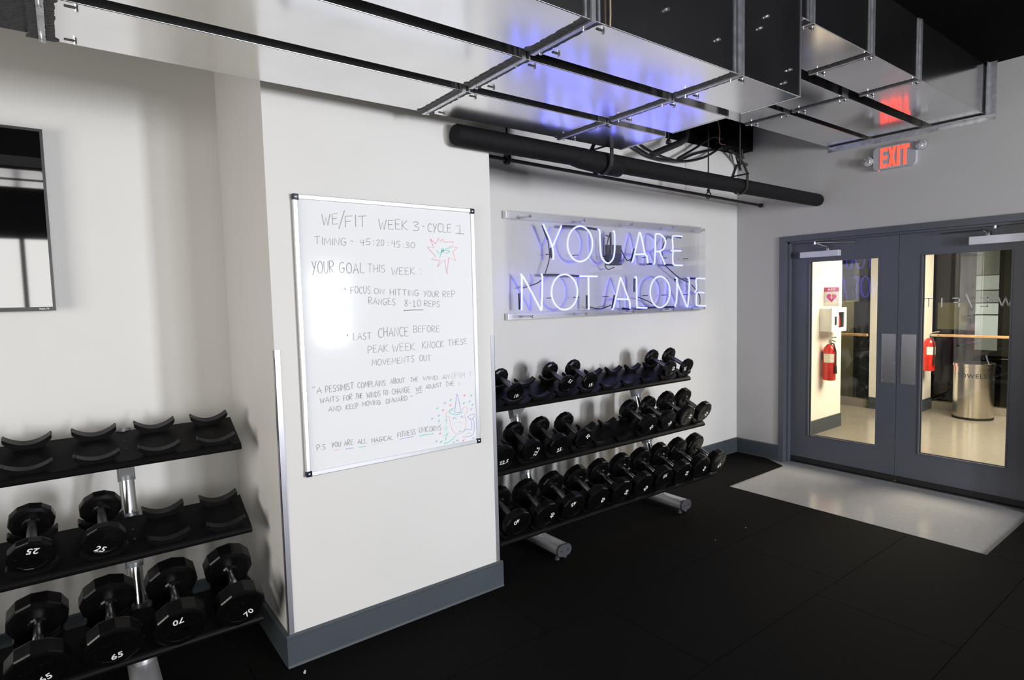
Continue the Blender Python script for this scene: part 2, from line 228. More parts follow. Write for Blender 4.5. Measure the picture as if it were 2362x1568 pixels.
LINES=[('dot',[(-4.391,1.688),(-4.386,1.686),(-4.388,1.683)]),('dot',[(-4.388,1.475),(-4.384,1.473),(-4.387,1.47)]),('grey',[(-4.095,1.577),(-4.044,1.579),(-3.985,1.578)]),('red',[(-3.932,1.933),(-3.904,1.909),(-3.883,1.939),(-3.872,1.921),(-3.862,1.936),(-3.848,1.919),(-3.793,1.924),(-3.813,1.897),(-3.771,1.895),(-3.802,1.872),(-3.785,1.825),(-3.827,1.843),(-3.842,1.757),(-3.852,1.83),(-3.897,1.794),(-3.878,1.825),(-3.93,1.831),(-3.903,1.844),(-3.952,1.893),(-3.913,1.889),(-3.932,1.933)]),('teal',[(-3.898,1.877),(-3.883,1.861)]),('teal',[(-3.864,1.889),(-3.883,1.837)]),('teal',[(-3.871,1.862),(-3.856,1.886),(-3.855,1.866)]),('teal',[(-3.873,1.873),(-3.85,1.879)]),('teal',[(-3.826,1.89),(-3.842,1.888),(-3.844,1.879),(-3.823,1.877),(-3.826,1.868),(-3.847,1.864)]),('teal',[(-3.822,1.9),(-3.819,1.887)]),('grey',[(-4.045,1.16),(-4.009,1.164)]),('pink',[(-4.478,0.945),(-4.449,0.947)]),('violet',[(-4.421,0.944),(-4.381,0.942)]),('teal',[(-4.355,0.94),(-4.319,0.94)]),('pale',[(-4.288,0.942),(-4.232,0.938)]),('violet',[(-4.144,0.944),(-4.066,0.945)]),('teal',[(-4.032,0.943),(-3.95,0.942)]),('violet',[(-3.804,1.13),(-3.814,1.077),(-3.821,1.041),(-3.819,1.034),(-3.807,1.03),(-3.793,1.031),(-3.785,1.036),(-3.791,1.082),(-3.797,1.11),(-3.804,1.13)]),('teal',[(-3.821,1.058),(-3.841,1.054),(-3.852,1.045),(-3.85,1.036),(-3.834,1.026),(-3.814,1.021),(-3.793,1.022),(-3.778,1.03),(-3.772,1.041)]),('teal',[(-3.842,1.044),(-3.833,1.049)]),('pink',[(-3.853,1.04),(-3.862,1.044),(-3.872,1.039),(-3.875,1.03),(-3.872,1.021),(-3.86,1.018)]),('pink',[(-3.855,1.018),(-3.852,0.991),(-3.845,0.957),(-3.831,0.933),(-3.814,0.92),(-3.791,0.917),(-3.77,0.925),(-3.758,0.949),(-3.752,0.973),(-3.759,1.005),(-3.757,1.017)]),('pink',[(-3.771,1.042),(-3.766,1.051),(-3.757,1.054),(-3.744,1.047),(-3.739,1.035),(-3.744,1.025),(-3.755,1.019)]),('violet',[(-3.833,0.997),(-3.83,1.007),(-3.821,1.007),(-3.814,0.996)]),('violet',[(-3.785,1.0),(-3.781,1.008),(-3.775,1.007),(-3.77,0.997)]),('pale',[(-3.836,0.971),(-3.821,0.978),(-3.801,0.98),(-3.777,0.972),(-3.76,0.959)]),('pink',[(-3.816,0.954),(-3.813,0.951)]),('pink',[(-3.789,0.952),(-3.786,0.951)]),('violet',[(-3.8,0.927),(-3.78,0.93)]),('violet',[(-3.744,0.999),(-3.723,1.006),(-3.7,1.009),(-3.704,0.988),(-3.725,0.985),(-3.744,0.999)]),('violet',[(-3.725,0.983),(-3.718,0.971),(-3.717,0.945),(-3.721,0.925),(-3.743,0.933),(-3.761,0.929),(-3.773,0.92)]),('violet',[(-3.71,0.985),(-3.702,0.966),(-3.701,0.935),(-3.707,0.908),(-3.724,0.893),(-3.751,0.892),(-3.776,0.897)]),('pale',[(-3.763,0.908),(-3.744,0.907),(-3.726,0.911)]),('mint',[(-3.874,1.018),(-3.873,0.994),(-3.878,0.975),(-3.89,0.957)]),('mint',[(-3.871,1.006),(-3.889,0.997)]),('mint',[(-3.866,0.965),(-3.879,0.952),(-3.89,0.951)]),('mint',[(-3.873,0.952),(-3.885,0.934)]),('mint',[(-3.86,0.933),(-3.88,0.923),(-3.899,0.92)]),('mint',[(-3.869,0.928),(-3.881,0.908),(-3.884,0.886)]),('teal',[(-3.893,0.878),(-3.868,0.881),(-3.838,0.896),(-3.815,0.915)]),('mint',[(-3.872,0.907),(-3.884,0.9)]),('violet',[(-3.885,1.092),(-3.881,1.087),(-3.874,1.096)]),('teal',[(-3.849,1.103),(-3.845,1.099),(-3.838,1.107)]),('red',[(-3.852,1.076),(-3.847,1.072),(-3.841,1.08)]),('teal',[(-3.929,1.07),(-3.925,1.066),(-3.919,1.074)]),('red',[(-3.897,1.056),(-3.893,1.052),(-3.886,1.06)]),('violet',[(-3.922,1.032),(-3.918,1.027),(-3.912,1.035)]),('teal',[(-3.963,1.021),(-3.958,1.017),(-3.952,1.025)]),('teal',[(-3.923,1.003),(-3.919,0.999),(-3.913,1.007)]),('red',[(-3.919,0.938),(-3.915,0.933),(-3.908,0.941)]),('violet',[(-3.943,0.901),(-3.938,0.896),(-3.932,0.905)]),('teal',[(-3.915,0.893),(-3.911,0.888),(-3.904,0.896)]),('teal',[(-3.839,0.877),(-3.835,0.873),(-3.828,0.881)]),('violet',[(-3.816,0.884),(-3.811,0.879),(-3.805,0.887)]),('red',[(-3.778,0.878),(-3.773,0.874),(-3.766,0.882)]),('violet',[(-3.716,0.88),(-3.711,0.875),(-3.704,0.883)]),('violet',[(-3.723,1.038),(-3.718,1.033),(-3.712,1.042)]),('teal',[(-3.714,1.061),(-3.71,1.056),(-3.703,1.065)]),('violet',[(-3.732,1.081),(-3.727,1.076),(-3.721,1.085)]),('teal',[(-3.769,1.075),(-3.765,1.071),(-3.758,1.08)]),('red',[(-3.763,1.117),(-3.758,1.113),(-3.751,1.122)]),('teal',[(-3.721,1.112),(-3.717,1.108),(-3.71,1.117)]),('violet',[(-4.59,2.04),(-4.594,2.045),(-4.597,2.041),(-4.593,2.038),(-4.588,2.035),(-4.592,2.033),(-4.598,2.03)])]
# ------------------------------------------------------------------ the room
XL, XR, CY, LY = -4.7101, -3.5467, -0.7434, 0.1219     # pillar sides, pillar face, recess wall
def st(name, m, *boxes, bev=0.0, smooth=None):
    b = MB()
    for a, c in boxes: b.box(a, c, bev)
    return struct(b.build(name, m, smooth=smooth))
BH = 3.0                                                # the walls are light up to here, black above
st('floor', M_CONC, ((RX, RY, -0.16), (0.1, LY, -0.011)))
st('floor_hall', M_CONC_H, ((0.1, -6.0, -0.16), (4.05, 1.6, -0.011)))
rub = MB(); g = 0.0015
rows = [(-7.9, -7.04), (-7.04, -6.40), (-6.40, -5.76), (-5.76, -5.12), (-5.12, -4.48), (-4.48, -3.84), (-3.84, -3.20), (-3.20, -2.553), (-2.553, -1.917), (-1.917, -1.267), (-1.267, -0.60), (-0.60, 0.11)]
for k, (a, c) in enumerate(rows):
    off_x = 0.62*((k*37) % 5)/5
    xs = [RX + 0.02] + [x for x in [-7.3 + off_x + 1.22*i for i in range(8)] if x < -1.6]
    end = -0.002
    if -2.6 < a < -0.7: end = -1.048
    for i, x in enumerate(xs):
        e = xs[i+1] if i+1 < len(xs) else end
        b_, d_ = a, c
        if i + 1 == len(xs) and end == -0.002 and a == -0.60:      # the last row meets the bare concrete by the door
            vs = [(x+g, a+g), (-1.048, a+g), (-1.048, -0.572), (-0.148, -0.565), (-0.004, -0.30), (-0.004, -0.004), (x+g, -0.004)]
            rub.prism(vs, lambda p, q: Vector((p, q, -0.0105)), lambda p, q: Vector((p, q, 0.0))); continue
        yy = d_ if d_ < 0 or x >= XR else LY
        if d_ > 0: yy = -0.004 if x > XL else LY-0.004
        rub.box((x+g, b_+g, -0.0105), (e-g, yy-(g if d_ < 0 else 0), 0.0))
rub.box((-1.045, -2.553+g, -0.0105), (-0.004, -2.335, 0.0))
o = struct(rub.build('floor_rubber', M_RUBBER))
st('ceiling', M_BLACK, ((RX, RY, RH), (0.2, 0.4, RH+0.1)))
st('wall_back', M_WALL, ((XR, 0, -0.011), (0.0, 0.12, BH)))
st('wall_back_upper', M_BLACK, ((XR, 0, BH), (0.0, 0.12, RH)))
st('wall_recess', M_WALL, ((RX, LY, -0.011), (XL, LY+0.12, 3.22)))
st('wall_recess_upper', M_BLACK, ((RX, LY, 3.22), (XL, LY+0.12, RH)))
st('wall_pillar', M_WALL, ((XL, CY, -0.011), (XR, LY+0.12, 3.22)))
st('wall_pillar_upper', M_BLACK, ((XL, CY, 3.22), (XR, LY+0.12, RH)))
DY0, DY1, DZ = -0.4495, -2.3775, 2.136                  # outside of the door frame
WT = 0.16
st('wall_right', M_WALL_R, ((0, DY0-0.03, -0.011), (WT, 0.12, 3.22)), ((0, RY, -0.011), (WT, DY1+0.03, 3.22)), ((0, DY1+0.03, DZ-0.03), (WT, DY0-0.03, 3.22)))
st('wall_right_upper', M_BLACK, ((0, RY, 3.22), (WT, 0.12, RH)))
st('trim_soffit', M_BLACK, ((-0.42, -0.17, 2.99), (-0.002, -0.002, RH)))
st('wall_left', M_DARKWALL, ((RX-0.12, RY, -0.011), (RX, -3.2, RH)), ((RX-0.12, -1.0, -0.011), (RX, LY+0.12, RH)), ((RX-0.12, -3.2, 2.25), (RX, -1.0, RH)), ((RX-0.12, -3.2, -0.011), (RX, -1.0, 0.75)))
edges = [RX] + [x for p in WIN for x in p[:2]] + [0.0]
bx = [((edges[i], RY-0.12, -0.011), (edges[i+1], RY, RH)) for i in range(0, len(edges), 2)]
for a, c, za, zb, pw in WIN: bx += [((a, RY-0.12, -0.011), (c, RY, za)), ((a, RY-0.12, zb), (c, RY, RH))]
st('wall_rear', M_DARKWALL, *bx)
for k, (a, c, za, zb, pw) in enumerate(WIN):
    wf = MB()
    for x in ((a, (a+c)/2-0.03, c-0.06) if c-a > 1 else (a, c-0.06)): wf.box((x, RY-0.05, za), (x+0.06, RY+0.02, zb))
    for z in (za, za+0.33, zb-0.06): wf.box((a, RY-0.05, z), (c, RY+0.015, z+0.06))
    struct(wf.build('window_%d' % (k+1), M_DARKWALL))
# baseboards
def base(name, x0, y0, x1, y1, nx, ny):
    """vinyl base against a wall from (x0,y0) to (x1,y1); (nx,ny) points into the room"""
    t, h = 0.0146, 0.147
    p = Vector((x0, y0, 0)); q = Vector((x1, y1, 0)); n = Vector((nx, ny, 0))
    prof = [(0.0005, -0.0105), (t+0.004, -0.0105), (t+0.001, 0.006), (t, 0.012), (t, h-0.016), (t-0.003, h-0.014), (t-0.003, h-0.010), (t-0.001, h-0.008), (t-0.007, h), (0.0005, h)]
    return struct(MB().prism(prof, lambda a, z: p + n*a + Vector((0, 0, z)), lambda a, z: q + n*a + Vector((0, 0, z))).build(name, M_BASE))
T = 0.0146
base('baseboard_pillar_front', XL-T, CY, XR+T, CY, 0, -1)
base('baseboard_pillar_left', XL, CY, XL, LY, -1, 0)
base('baseboard_pillar_right', XR, 0, XR, CY, 1, 0)
base('baseboard_recess', RX, LY, XL-T, LY, 0, -1)
base('baseboard_back', XR+T, 0, 0, 0, 0, -1)
base('baseboard_right', 0, -T, 0, DY0+0.002, -1, 0)
base('baseboard_right', 0, DY1-0.002, 0, RY, -1, 0)
# metal corner guards of the pillar
for k, x, s in ((1, XL, 1), (2, XR, -1)):
    b = MB(); b.box((min(x-s*0.002, x+s*0.022), CY-0.002, 0.147), (max(x-s*0.002, x+s*0.022), CY, 1.425))
    b.box((min(x-s*0.002, x), CY-0.002, 0.147), (max(x-s*0.002, x), CY+0.022, 1.425))
    struct(b.build('trim_corner_guard_%d' % k, M_GUARD))
# faint drywall joint on the alcove wall
# ------------------------------------------------------------------ double door
fb = MB(); FW = 0.05
fb.box((-0.014, DY0-FW, -0.011), (WT+0.014, DY0, DZ)); fb.box((-0.014, DY1, -0.011), (WT+0.014, DY1+FW, DZ)); fb.box((-0.014, DY1+FW, DZ-FW), (WT+0.014, DY0-FW, DZ))
fb.box((0.045, DY0-FW-0.016, -0.011), (0.098, DY0-FW, DZ-FW)); fb.box((0.045, DY1+FW, -0.011), (0.098, DY1+FW+0.016, DZ-FW)); fb.box((0.045, DY1+FW, DZ-FW-0.016), (0.098, DY0-FW, DZ-FW))
struct(fb.build('trim_door_frame', M_DOOR))
st('trim_threshold', M_SWEEP, ((0.085, DY1+FW, -0.0112), (0.165, DY0-FW, -0.004)))
YM = -1.4135; LX0, LX1 = 0.102, 0.147
def leaf(name, ya, yb, ga, gb, plate, lab):
    """ya>yb: hinge/meeting edges; ga>gb: glass opening"""
    zt, zb, gz0, gz1 = DZ-FW-0.004, 0.048, 0.262, 1.902
    b = MB()
    b.box((LX0, ga, zb), (LX1, ya, zt)); b.box((LX0, yb, zb), (LX1, gb, zt)); b.box((LX0, gb, zb), (LX1, ga, gz0)); b.box((LX0, gb, gz1), (LX1, ga, zt))
    d = struct(b.build(name, M_DOOR)); d['label'] = lab
    bb = MB(); i = 0.011
    for x0, x1 in ((LX0-0.005, LX0+0.008), (LX1-0.008, LX1+0.005)):
        bb.box((x0, ga-i, gz0), (x1, ga, gz1)); bb.box((x0, gb, gz0), (x1, gb+i, gz1)); bb.box((x0, gb+i, gz0), (x1, ga-i, gz0+i)); bb.box((x0, gb+i, gz1-i), (x1, ga-i, gz1))
    bb.build('glass_bead', M_DOOR, d)
    MB().box((0.1215, gb+0.002, gz0+0.002), (0.1275, ga-0.002, gz1-0.002)).build('glass_pane', M_GLASS, d)
    MB().box((LX0+0.004, yb+0.004, 0.0), (LX1-0.004, ya-0.004, zb)).build('door_sweep', M_SWEEP, d)
    pp = MB().box((LX0-0.0025, plate[1], 0.835), (LX0, plate[0], 1.249), 0.001).build('push_plate', M_PLATE, d)
    sb = MB()
    for y in (plate[0]-0.012, plate[1]+0.012):
        for z in (0.85, 1.005, 1.235): sb.lathe([(0.0045, 0), (0.0045, 0.0015), (0.002, 0.003)], 10, Matrix.Translation((LX0-0.0025, y, z)) @ Matrix.Rotation(math.radians(-90), 4, 'Y'))
    sb.build('plate_screws', M_BOLT, pp)
    return d
d1 = leaf('door_1', DY0-FW-0.003, YM+0.0015, -0.672, -1.270, (-1.297, -1.402), 'slate grey door leaf whose glass shows the defibrillator cabinet beyond')
d2 = leaf('door_2', YM-0.0015, DY1+FW+0.003, -1.577, -2.157, (-1.447, -1.552), 'slate grey door leaf whose glass shows the towel bin beyond')
def closer(d, y0, y1, z0, z1, rod, elbow, piv):
    b = MB().box((LX0-0.058, y1, z0), (LX0, y0, z1), 0.004).build('door_closer', M_CLOSER, d)
    r = MB(); xx = LX0-0.045
    r.tube([(xx, y, z) for y, z in rod], 0.006, 8); r.tube([(xx, rod[-1][0], rod[-1][1]), (xx, elbow[0], elbow[1])], 0.006, 8)
    r.lathe([(0.014, -0.02), (0.014, 0.012), (0.008, 0.02)], 12, Matrix.Translation((xx+0.005, elbow[0], z1+0.014)))
    r.lathe([(0.010, -0.02), (0.010, 0.02)], 10, Matrix.Translation((xx, piv[0], piv[1])))
    r.build('closer_arm', M_BOLT, b, 40)
closer(d1, -0.614, -0.957, 1.93, 1.984, [(-0.741, 2.062), (-1.089, 2.042)][::-1], (-0.86, 2.02), (-0.745, 2.066))
closer(d2, -1.899, -2.24, 1.941, 2.003, [(-1.716, 2.044), (-1.985, 2.046)], (-2.011, 2.022), (-2.053, 2.070))
# hinges of the visible jamb
hb = MB()
for z in (1.93, 1.05, 0.2): hb.box((0.094, DY0-FW-0.012, z-0.055), (0.104, DY0-FW-0.001, z+0.055))
hb.build('hinge', M_SWEEP, d1)
# frosted lettering on the glass of the second leaf (reads from the hall side)
db = MB(); dx0, dx1 = 0.1195, 0.1212
def stroke(b, pts, wd):
    for (y0, z0), (y1, z1) in zip(pts, pts[1:]):
        d = Vector((0, y1-y0, z1-z0)); n = Vector((0, -d.z, d.y)).normalized()*wd/2; e = d.normalized()*wd/2
        p0, p1 = Vector((0, y0, z0))-e, Vector((0, y1, z1))+e
        q = [p0+n, p1+n, p1-n, p0-n]
        A = [b.bm.verts.new((dx0, v.y, v.z)) for v in q]; B_ = [b.bm.verts.new((dx1, v.y, v.z)) for v in q]
        b.bm.faces.new(A); b.bm.faces.new(B_[::-1])
        for k in range(4): b.bm.faces.new((A[k], B_[k], B_[(k+1) % 4], A[(k+1) % 4]))
zt, zb = 1.541, 1.476; sw = 0.008
stroke(db, [(-2.071, zt), (-2.093, zb), (-2.112, zt), (-2.132, zb), (-2.152, zt)], sw)
stroke(db, [(-1.964, zt), (-2.006, zt), (-2.006, zb), (-1.964, zb)], sw); stroke(db, [(-1.972, (zt+zb)/2), (-2.006, (zt+zb)/2)], sw)
stroke(db, [(-1.874, 1.566), (-1.912, 1.468)], sw)
stroke(db, [(-1.789, zt), (-1.829, zt), (-1.829, zb)], sw); stroke(db, [(-1.797, (zt+zb)/2), (-1.829, (zt+zb)/2)], sw)
stroke(db, [(-1.715, zt), (-1.715, zb)], sw)
stroke(db, [(-1.602, zt), (-1.650, zt)], sw); stroke(db, [(-1.627, zt), (-1.627, zb)], sw)
db.build('glass_lettering', M_DECAL, d2)
# ------------------------------------------------------------------ hall beyond the door
HC = 2.72
st('ceiling_hall', M_WPLASTIC, ((WT, -6.0, HC), (4.05, 1.6, HC+0.1)))
st('wall_hall_near', M_HALL, ((WT, -0.14, -0.011), (1.985, 0.0, HC)))
st('wall_hall_block', M_HALL, ((3.36, -0.47, -0.011), (3.9, 0.09, HC)))
st('wall_hall_end', M_DARKWALL, ((WT, -6.1, -0.011), (4.05, -6.0, HC)), ((WT, 1.6, -0.011), (4.05, 1.7, HC)))
def hbase(name, a, b): st(name, M_BASE, (a, b))
hbase('baseboard_hall_near', (WT+0.014, -0.155, -0.0108), (1.985, -0.1405, 0.147)); hbase('baseboard_hall_block', (3.345, -0.485, -0.0108), (3.9, -0.4705, 0.147)); hbase('baseboard_hall_front', (3.345, -0.47, -0.0108), (3.3595, 0.09, 0.147))
st('trim_curb_1', M_CONC_H, ((3.38, 0.0905, -0.0105), (3.5, 1.6, 0.10))); st('trim_curb_2', M_CONC_H, ((3.905, -6.0, -0.0105), (4.03, -0.475, 0.085)))
struct(MB().box((3.43, 0.095, 0.1005), (3.445, 1.595, HC-0.005)).build('window_hall_1', M_GLASS_H))
struct(MB().box((3.955, -5.995, 0.0855), (3.97, -0.48, HC-0.005)).build('window_hall_2', M_GLASS_H))
st('trim_mullion', M_DARKWALL, ((3.95, -1.34, 0.0855), (3.9545, -1.325, HC-0.01)))
# the unlit atrium behind the hall glass
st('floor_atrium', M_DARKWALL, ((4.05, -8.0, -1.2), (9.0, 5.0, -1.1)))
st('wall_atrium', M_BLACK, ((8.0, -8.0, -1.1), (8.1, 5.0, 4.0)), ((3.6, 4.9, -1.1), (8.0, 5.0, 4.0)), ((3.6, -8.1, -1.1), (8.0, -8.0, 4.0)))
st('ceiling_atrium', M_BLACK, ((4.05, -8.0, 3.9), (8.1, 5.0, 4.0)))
st('wall_atrium_low', M_KHAKI, ((5.98, 1.27, -1.1), (6.1, 2.4, 1.43)), ((5.98, -0.30, 0.95), (6.1, 0.11, 1.38)))
st('wall_atrium_pier', M_DARKWALL, ((5.6, 1.02, -1.1), (5.9, 1.24, 3.9)), ((6.3, -0.95, -1.1), (6.5, -0.66, 3.9)), ((5.9, -0.36, -1.1), (6.1, -0.31, 3.9)))
for k, (z0, z1, e) in enumerate(((0.62, 0.83, 0.16), (0.84, 1.17, 0.85), (1.19, 1.36, 0.75), (1.375, 1.56, 0.28), (1.575, 1.80, 0.45), (1.81, 2.3, 0.06))): struct(MB().box((6.2, -0.62, z0), (6.22, -0.33, z1)).build('window_atrium', mat('atrium_daylight_%d' % k, (0.3, 0.33, 0.35), 0.4, emit=(0.80, 0.90, 0.93), estr=e)))  # added emissive strips in place of a bright band taken for a reflection
area('atrium_lamp', (5.2, 1.6, 3.0), (0.6, 0.6), 80, (1.0, 0.88, 0.6), (0, math.radians(-25), 0))  # added fill so the khaki panels show; the atrium has no known lamp
def rail(a, b, lab):
    t = thing('handrail', lab, 'handrail', ((a[0]+b[0])/2, (a[1]+b[1])/2, 0.99))
    r = MB().box(a, b, 0.006); off(r, t.location); r.build('rail_bar', M_WOOD, t)
    y0, y1 = sorted((a[1], b[1])); x = max(a[0], b[0])
    gx = 3.43 if x < 3.6 else 3.955
    n = 2 if y1-y0 < 2 else 5
    for i in range(n):
        y = y0 + 0.06 + (y1-y0-0.12)*i/(n-1); q = MB().box((x-0.02, y-0.012, 0.975), (gx, y+0.012, 0.99))
        off(q, t.location); q.build('rail_bracket', M_DARKWALL, t)
rail((3.30, 0.10, 0.985), (3.345, 1.5, 1.022), 'wooden handrail between the hall walls behind the defibrillator')
rail((3.83, -5.9, 0.975), (3.875, -0.49, 1.010), 'wooden handrail on the hall glass behind the towel bin')
def extinguisher(loc, r, z0, z1, lab, spin, gap):
    t = thing('fire_extinguisher', lab, 'fire extinguisher', (loc[0], loc[1], z0), 'red fire extinguishers in the hall'); h = z1-z0
    MB().lathe([(r*0.9, 0), (r, 0.012), (r, h-0.075), (r*0.9, h-0.045), (r*0.55, h-0.015), (r*0.36, h)], 28).build('cylinder', M_RED, t, 40)
    lb = MB(); n = 10; a0 = math.radians(spin)
    for k in range(n): 
        a, c = a0-0.9+1.8*k/n, a0-0.9+1.8*(k+1)/n; rr = r+0.0012
        lb.bm.faces.new([lb.bm.verts.new((rr*math.cos(x), rr*math.sin(x), z)) for x, z in ((a, h*0.50), (c, h*0.50), (c, h*0.74), (a, h*0.74))])
    lb.build('paper_label', M_LABEL, t, 60)
    MB().lathe([(0.018, h), (0.018, h+0.035), (0.012, h+0.04)], 14).build('valve', M_BOLT, t, 40)
    hd = MB(); c, s_ = math.cos(a0+0.6), math.sin(a0+0.6)
    hd.tube([(0, 0, h+0.03), (c*0.05, s_*0.05, h+0.045), (c*0.11, s_*0.11, h+0.035)], 0.007, 8); hd.tube([(0, 0, h+0.045), (c*0.05, s_*0.05, h+0.075), (c*0.12, s_*0.12, h+0.085)], 0.007, 8)
    hd.build('lever', M_CHROME, t, 40)
    MB().lathe([(0.015, 0), (0.015, 0.008)], 14, Matrix.Translation((-s_*0.02, c*0.02, h+0.02)) @ Matrix.Rotation(math.radians(90), 4, 'X')).build('gauge', M_WPLASTIC, t)
    b0 = a0+1.0 if gap else a0+0.25
    pts = [(-0.0, 0, h+0.02), (math.cos(b0)*r*0.8, math.sin(b0)*r*0.8, h+0.005), (math.cos(b0)*(r+0.014), math.sin(b0)*(r+0.014), h*0.8), (math.cos(b0)*(r+0.014), math.sin(b0)*(r+0.014), h*0.42)]
    MB().tube(pts, 0.008, 10).build('hose', M_HOSE, t, 40)
    MB().tube([pts[-1], (pts[-1][0], pts[-1][1], h*0.2)], [0.011, 0.016], 12).build('nozzle', M_HOSE, t, 40)
    MB().box((-0.025, 0.5*r, h*0.55), (0.025, gap_y(loc)-loc[1], h*0.75)).build('wall_bracket', M_HOSE, t)
def gap_y(loc): return -0.1402 if loc[0] < 3 else -0.4702
extinguisher((1.515, -0.222), 0.066, 0.602, 1.015, 'red fire extinguisher on the hall wall under the defibrillator cabinet', 200, 1)
extinguisher((3.56, -0.55), 0.066, 0.545, 0.975, 'red fire extinguisher on the hall wall near the towel bin', 225, 0)
# defibrillator cabinet and flag sign
t = thing('defibrillator_cabinet', 'white wall cabinet above the fire extinguisher holding a red defibrillator', 'cabinet', (1.615, -0.14, 1.16))
cb = MB().box((1.44, -0.262, 1.16), (1.79, -0.1402, 1.422), 0.006); off(cb, t.location); cb.build('case', M_WPLASTIC, t)
dr = MB()
for a, b in (((1.435, -0.28, 1.155), (1.60, -0.263, 1.427)), ((1.735, -0.28, 1.155), (1.795, -0.263, 1.427)), ((1.60, -0.28, 1.155), (1.735, -0.263, 1.20)), ((1.60, -0.28, 1.375), (1.735, -0.263, 1.427))): dr.box(a, b)
off(dr, t.location); dr = dr.build('door', M_WPLASTIC, t)
hb = MB().box((1.505, -0.292, 1.235), (1.53, -0.28, 1.33), 0.003); off(hb, t.location); hb.build('handle', M_HOSE, dr)
wb = MB().box((1.6, -0.270, 1.2), (1.735, -0.2635, 1.375)); off(wb, t.location); wb.build('window', M_TVS, dr)
rb = MB().prism([(1.605, 1.215), (1.66, 1.215), (1.655, 1.30), (1.63, 1.345), (1.605, 1.35)], lambda x, z: Vector((x, -0.2712, z)), lambda x, z: Vector((x, -0.2702, z))); off(rb, t.location); rb.build('defibrillator_pouch', M_RED, dr)
t = thing('wall_sign', 'white flag sign with magenta band and heart above the defibrillator cabinet', 'sign', (1.545, -0.22, 1.44))
s = MB().box((1.543, -0.305, 1.443), (1.547, -0.1402, 1.66)); off(s, t.location); s.build('sign_panel', M_WPLASTIC, t)
s = MB().box((1.5422, -0.3045, 1.612), (1.543, -0.141, 1.6595)); off(s, t.location); s.build('sign_band', M_MAGENTA, t)
MSIGN = Matrix(((0, 0, -1, 0), (-1, 0, 0, 0), (0, 1, 0, 0), (0, 0, 0, 1)))       # local xy onto a wall that faces -x
me = text_mesh('AED', 0.028, M_WPLASTIC, 0.03, spacing=1.15); o = link('sign_letters', me, t); o.matrix_basis = Matrix.Translation(Vector((1.5418, -0.2225, 1.636))-t.location) @ MSIGN
hp = [(0.055*math.sin(a)**3, 0.0034*(13*math.cos(a)-5*math.cos(2*a)-2*math.cos(3*a)-math.cos(4*a))) for a in [2*math.pi*k/32 for k in range(32)]]
s = MB().prism(hp, lambda a, b: Vector((1.5428, -0.2225-a, 1.545+b))-t.location, lambda a, b: Vector((1.5419, -0.2225-a, 1.545+b))-t.location); s.build('sign_heart', M_MAGENTA, t)
bl = [(0.006, 0.028), (-0.016, -0.002), (-0.002, -0.002), (-0.008, -0.032), (0.016, 0.004), (0.002, 0.004)]
s = MB().prism(bl, lambda a, b: Vector((1.5418, -0.2225-a, 1.548+b))-t.location, lambda a, b: Vector((1.5412, -0.2225-a, 1.548+b))-t.location); s.build('sign_bolt', M_WPLASTIC, t)
# towel bin
t = thing('towel_bin', 'round brushed steel towel bin on the hall floor behind the glass door', 'bin', (3.565, -1.03, -0.011))
MB().lathe([(0.205, 0.03), (0.205, 0.655), (0.213, 0.658), (0.213, 0.692), (0.205, 0.696), (0.200, 0.692), (0.198, 0.60)], 48, cap=False).build('shell', M_STEEL, t, 30)
MB().lathe([(0.205, 0.0), (0.210, 0.004), (0.210, 0.028), (0.206, 0.03)], 48).build('base_ring', M_SWEEP, t, 30)
MB().lathe([(0.196, 0.03), (0.196, 0.700), (0.190, 0.700), (0.190, 0.04)], 40, cap=False).build('liner', M_SWEEP, t, 30)
me = text_mesh('TOWELS', 0.050, M_SWEEP, 0.03, 0.0002, spacing=1.2)
A0 = math.atan2(CAM[1]+1.03, CAM[0]-3.565) - 0.12
for v in me.vertices:
    a = A0 + v.co.x/0.206; z = 0.545+v.co.y; rr = 0.2058 + v.co.z
    v.co = (rr*math.cos(a), rr*math.sin(a), z)
link('bin_lettering', me, t)
# ------------------------------------------------------------------ exit sign
EY, EZ = -1.414, 2.686
t = thing('exit_sign', 'lit red exit sign with two lamp heads above the double door', 'sign', (0, EY, EZ))
b = MB(); n = 6; hw, hh, rc = 0.1525, 0.091, 0.035; pr = []
for cx, cz, a0 in ((hw-rc, hh-rc, 0), (-hw+rc, hh-rc, 90), (-hw+rc, -hh+rc, 180), (hw-rc, -hh+rc, 270)):
    pr += [(cx+rc*math.cos(math.radians(a0+90*k/n)), cz+rc*math.sin(math.radians(a0+90*k/n))) for k in range(n+1)]
b.prism(pr, lambda a, z: Vector((-0.0005, a, z)), lambda a, z: Vector((-0.042, a, z))); b.build('housing', M_SIGNH, t, 40)
def poly(b, pts, x0=-0.0445, x1=-0.042): b.prism(pts, lambda a, z: Vector((x0, a, z)), lambda a, z: Vector((x1, a, z)))
def U(f): return hw - 2*hw*f                                           # fraction across the sign (from the viewer's left) to local y
Z0, Z1 = -0.076, 0.079
def let(parts):
    b = MB()
    for p in parts: poly(b, [(U(f), z) for f, z in p])
    return b
def rect(f0, f1, z0, z1): return [(f0, z0), (f1, z0), (f1, z1), (f0, z1)]
zm = (Z0+Z1)/2
let([rect(.165, .225, Z0, Z1), rect(.225, .345, Z0, Z0+.026), rect(.225, .335, zm-.012, zm+.014), rect(.225, .345, Z1-.026, Z1)]).build('letter_e', M_EXIT, t)
let([[(.36, Z0), (.425, Z0), (.545, Z1), (.48, Z1)], [(.48, Z0), (.545, Z0), (.425, Z1), (.36, Z1)]]).build('letter_x', M_EXIT, t)
let([rect(.565, .635, Z0, Z1)]).build('letter_i', M_EXIT, t)
let([rect(.65, .855, Z1-.028, Z1), rect(.718, .788, Z0, Z1-.028)]).build('letter_t', M_EXIT, t)
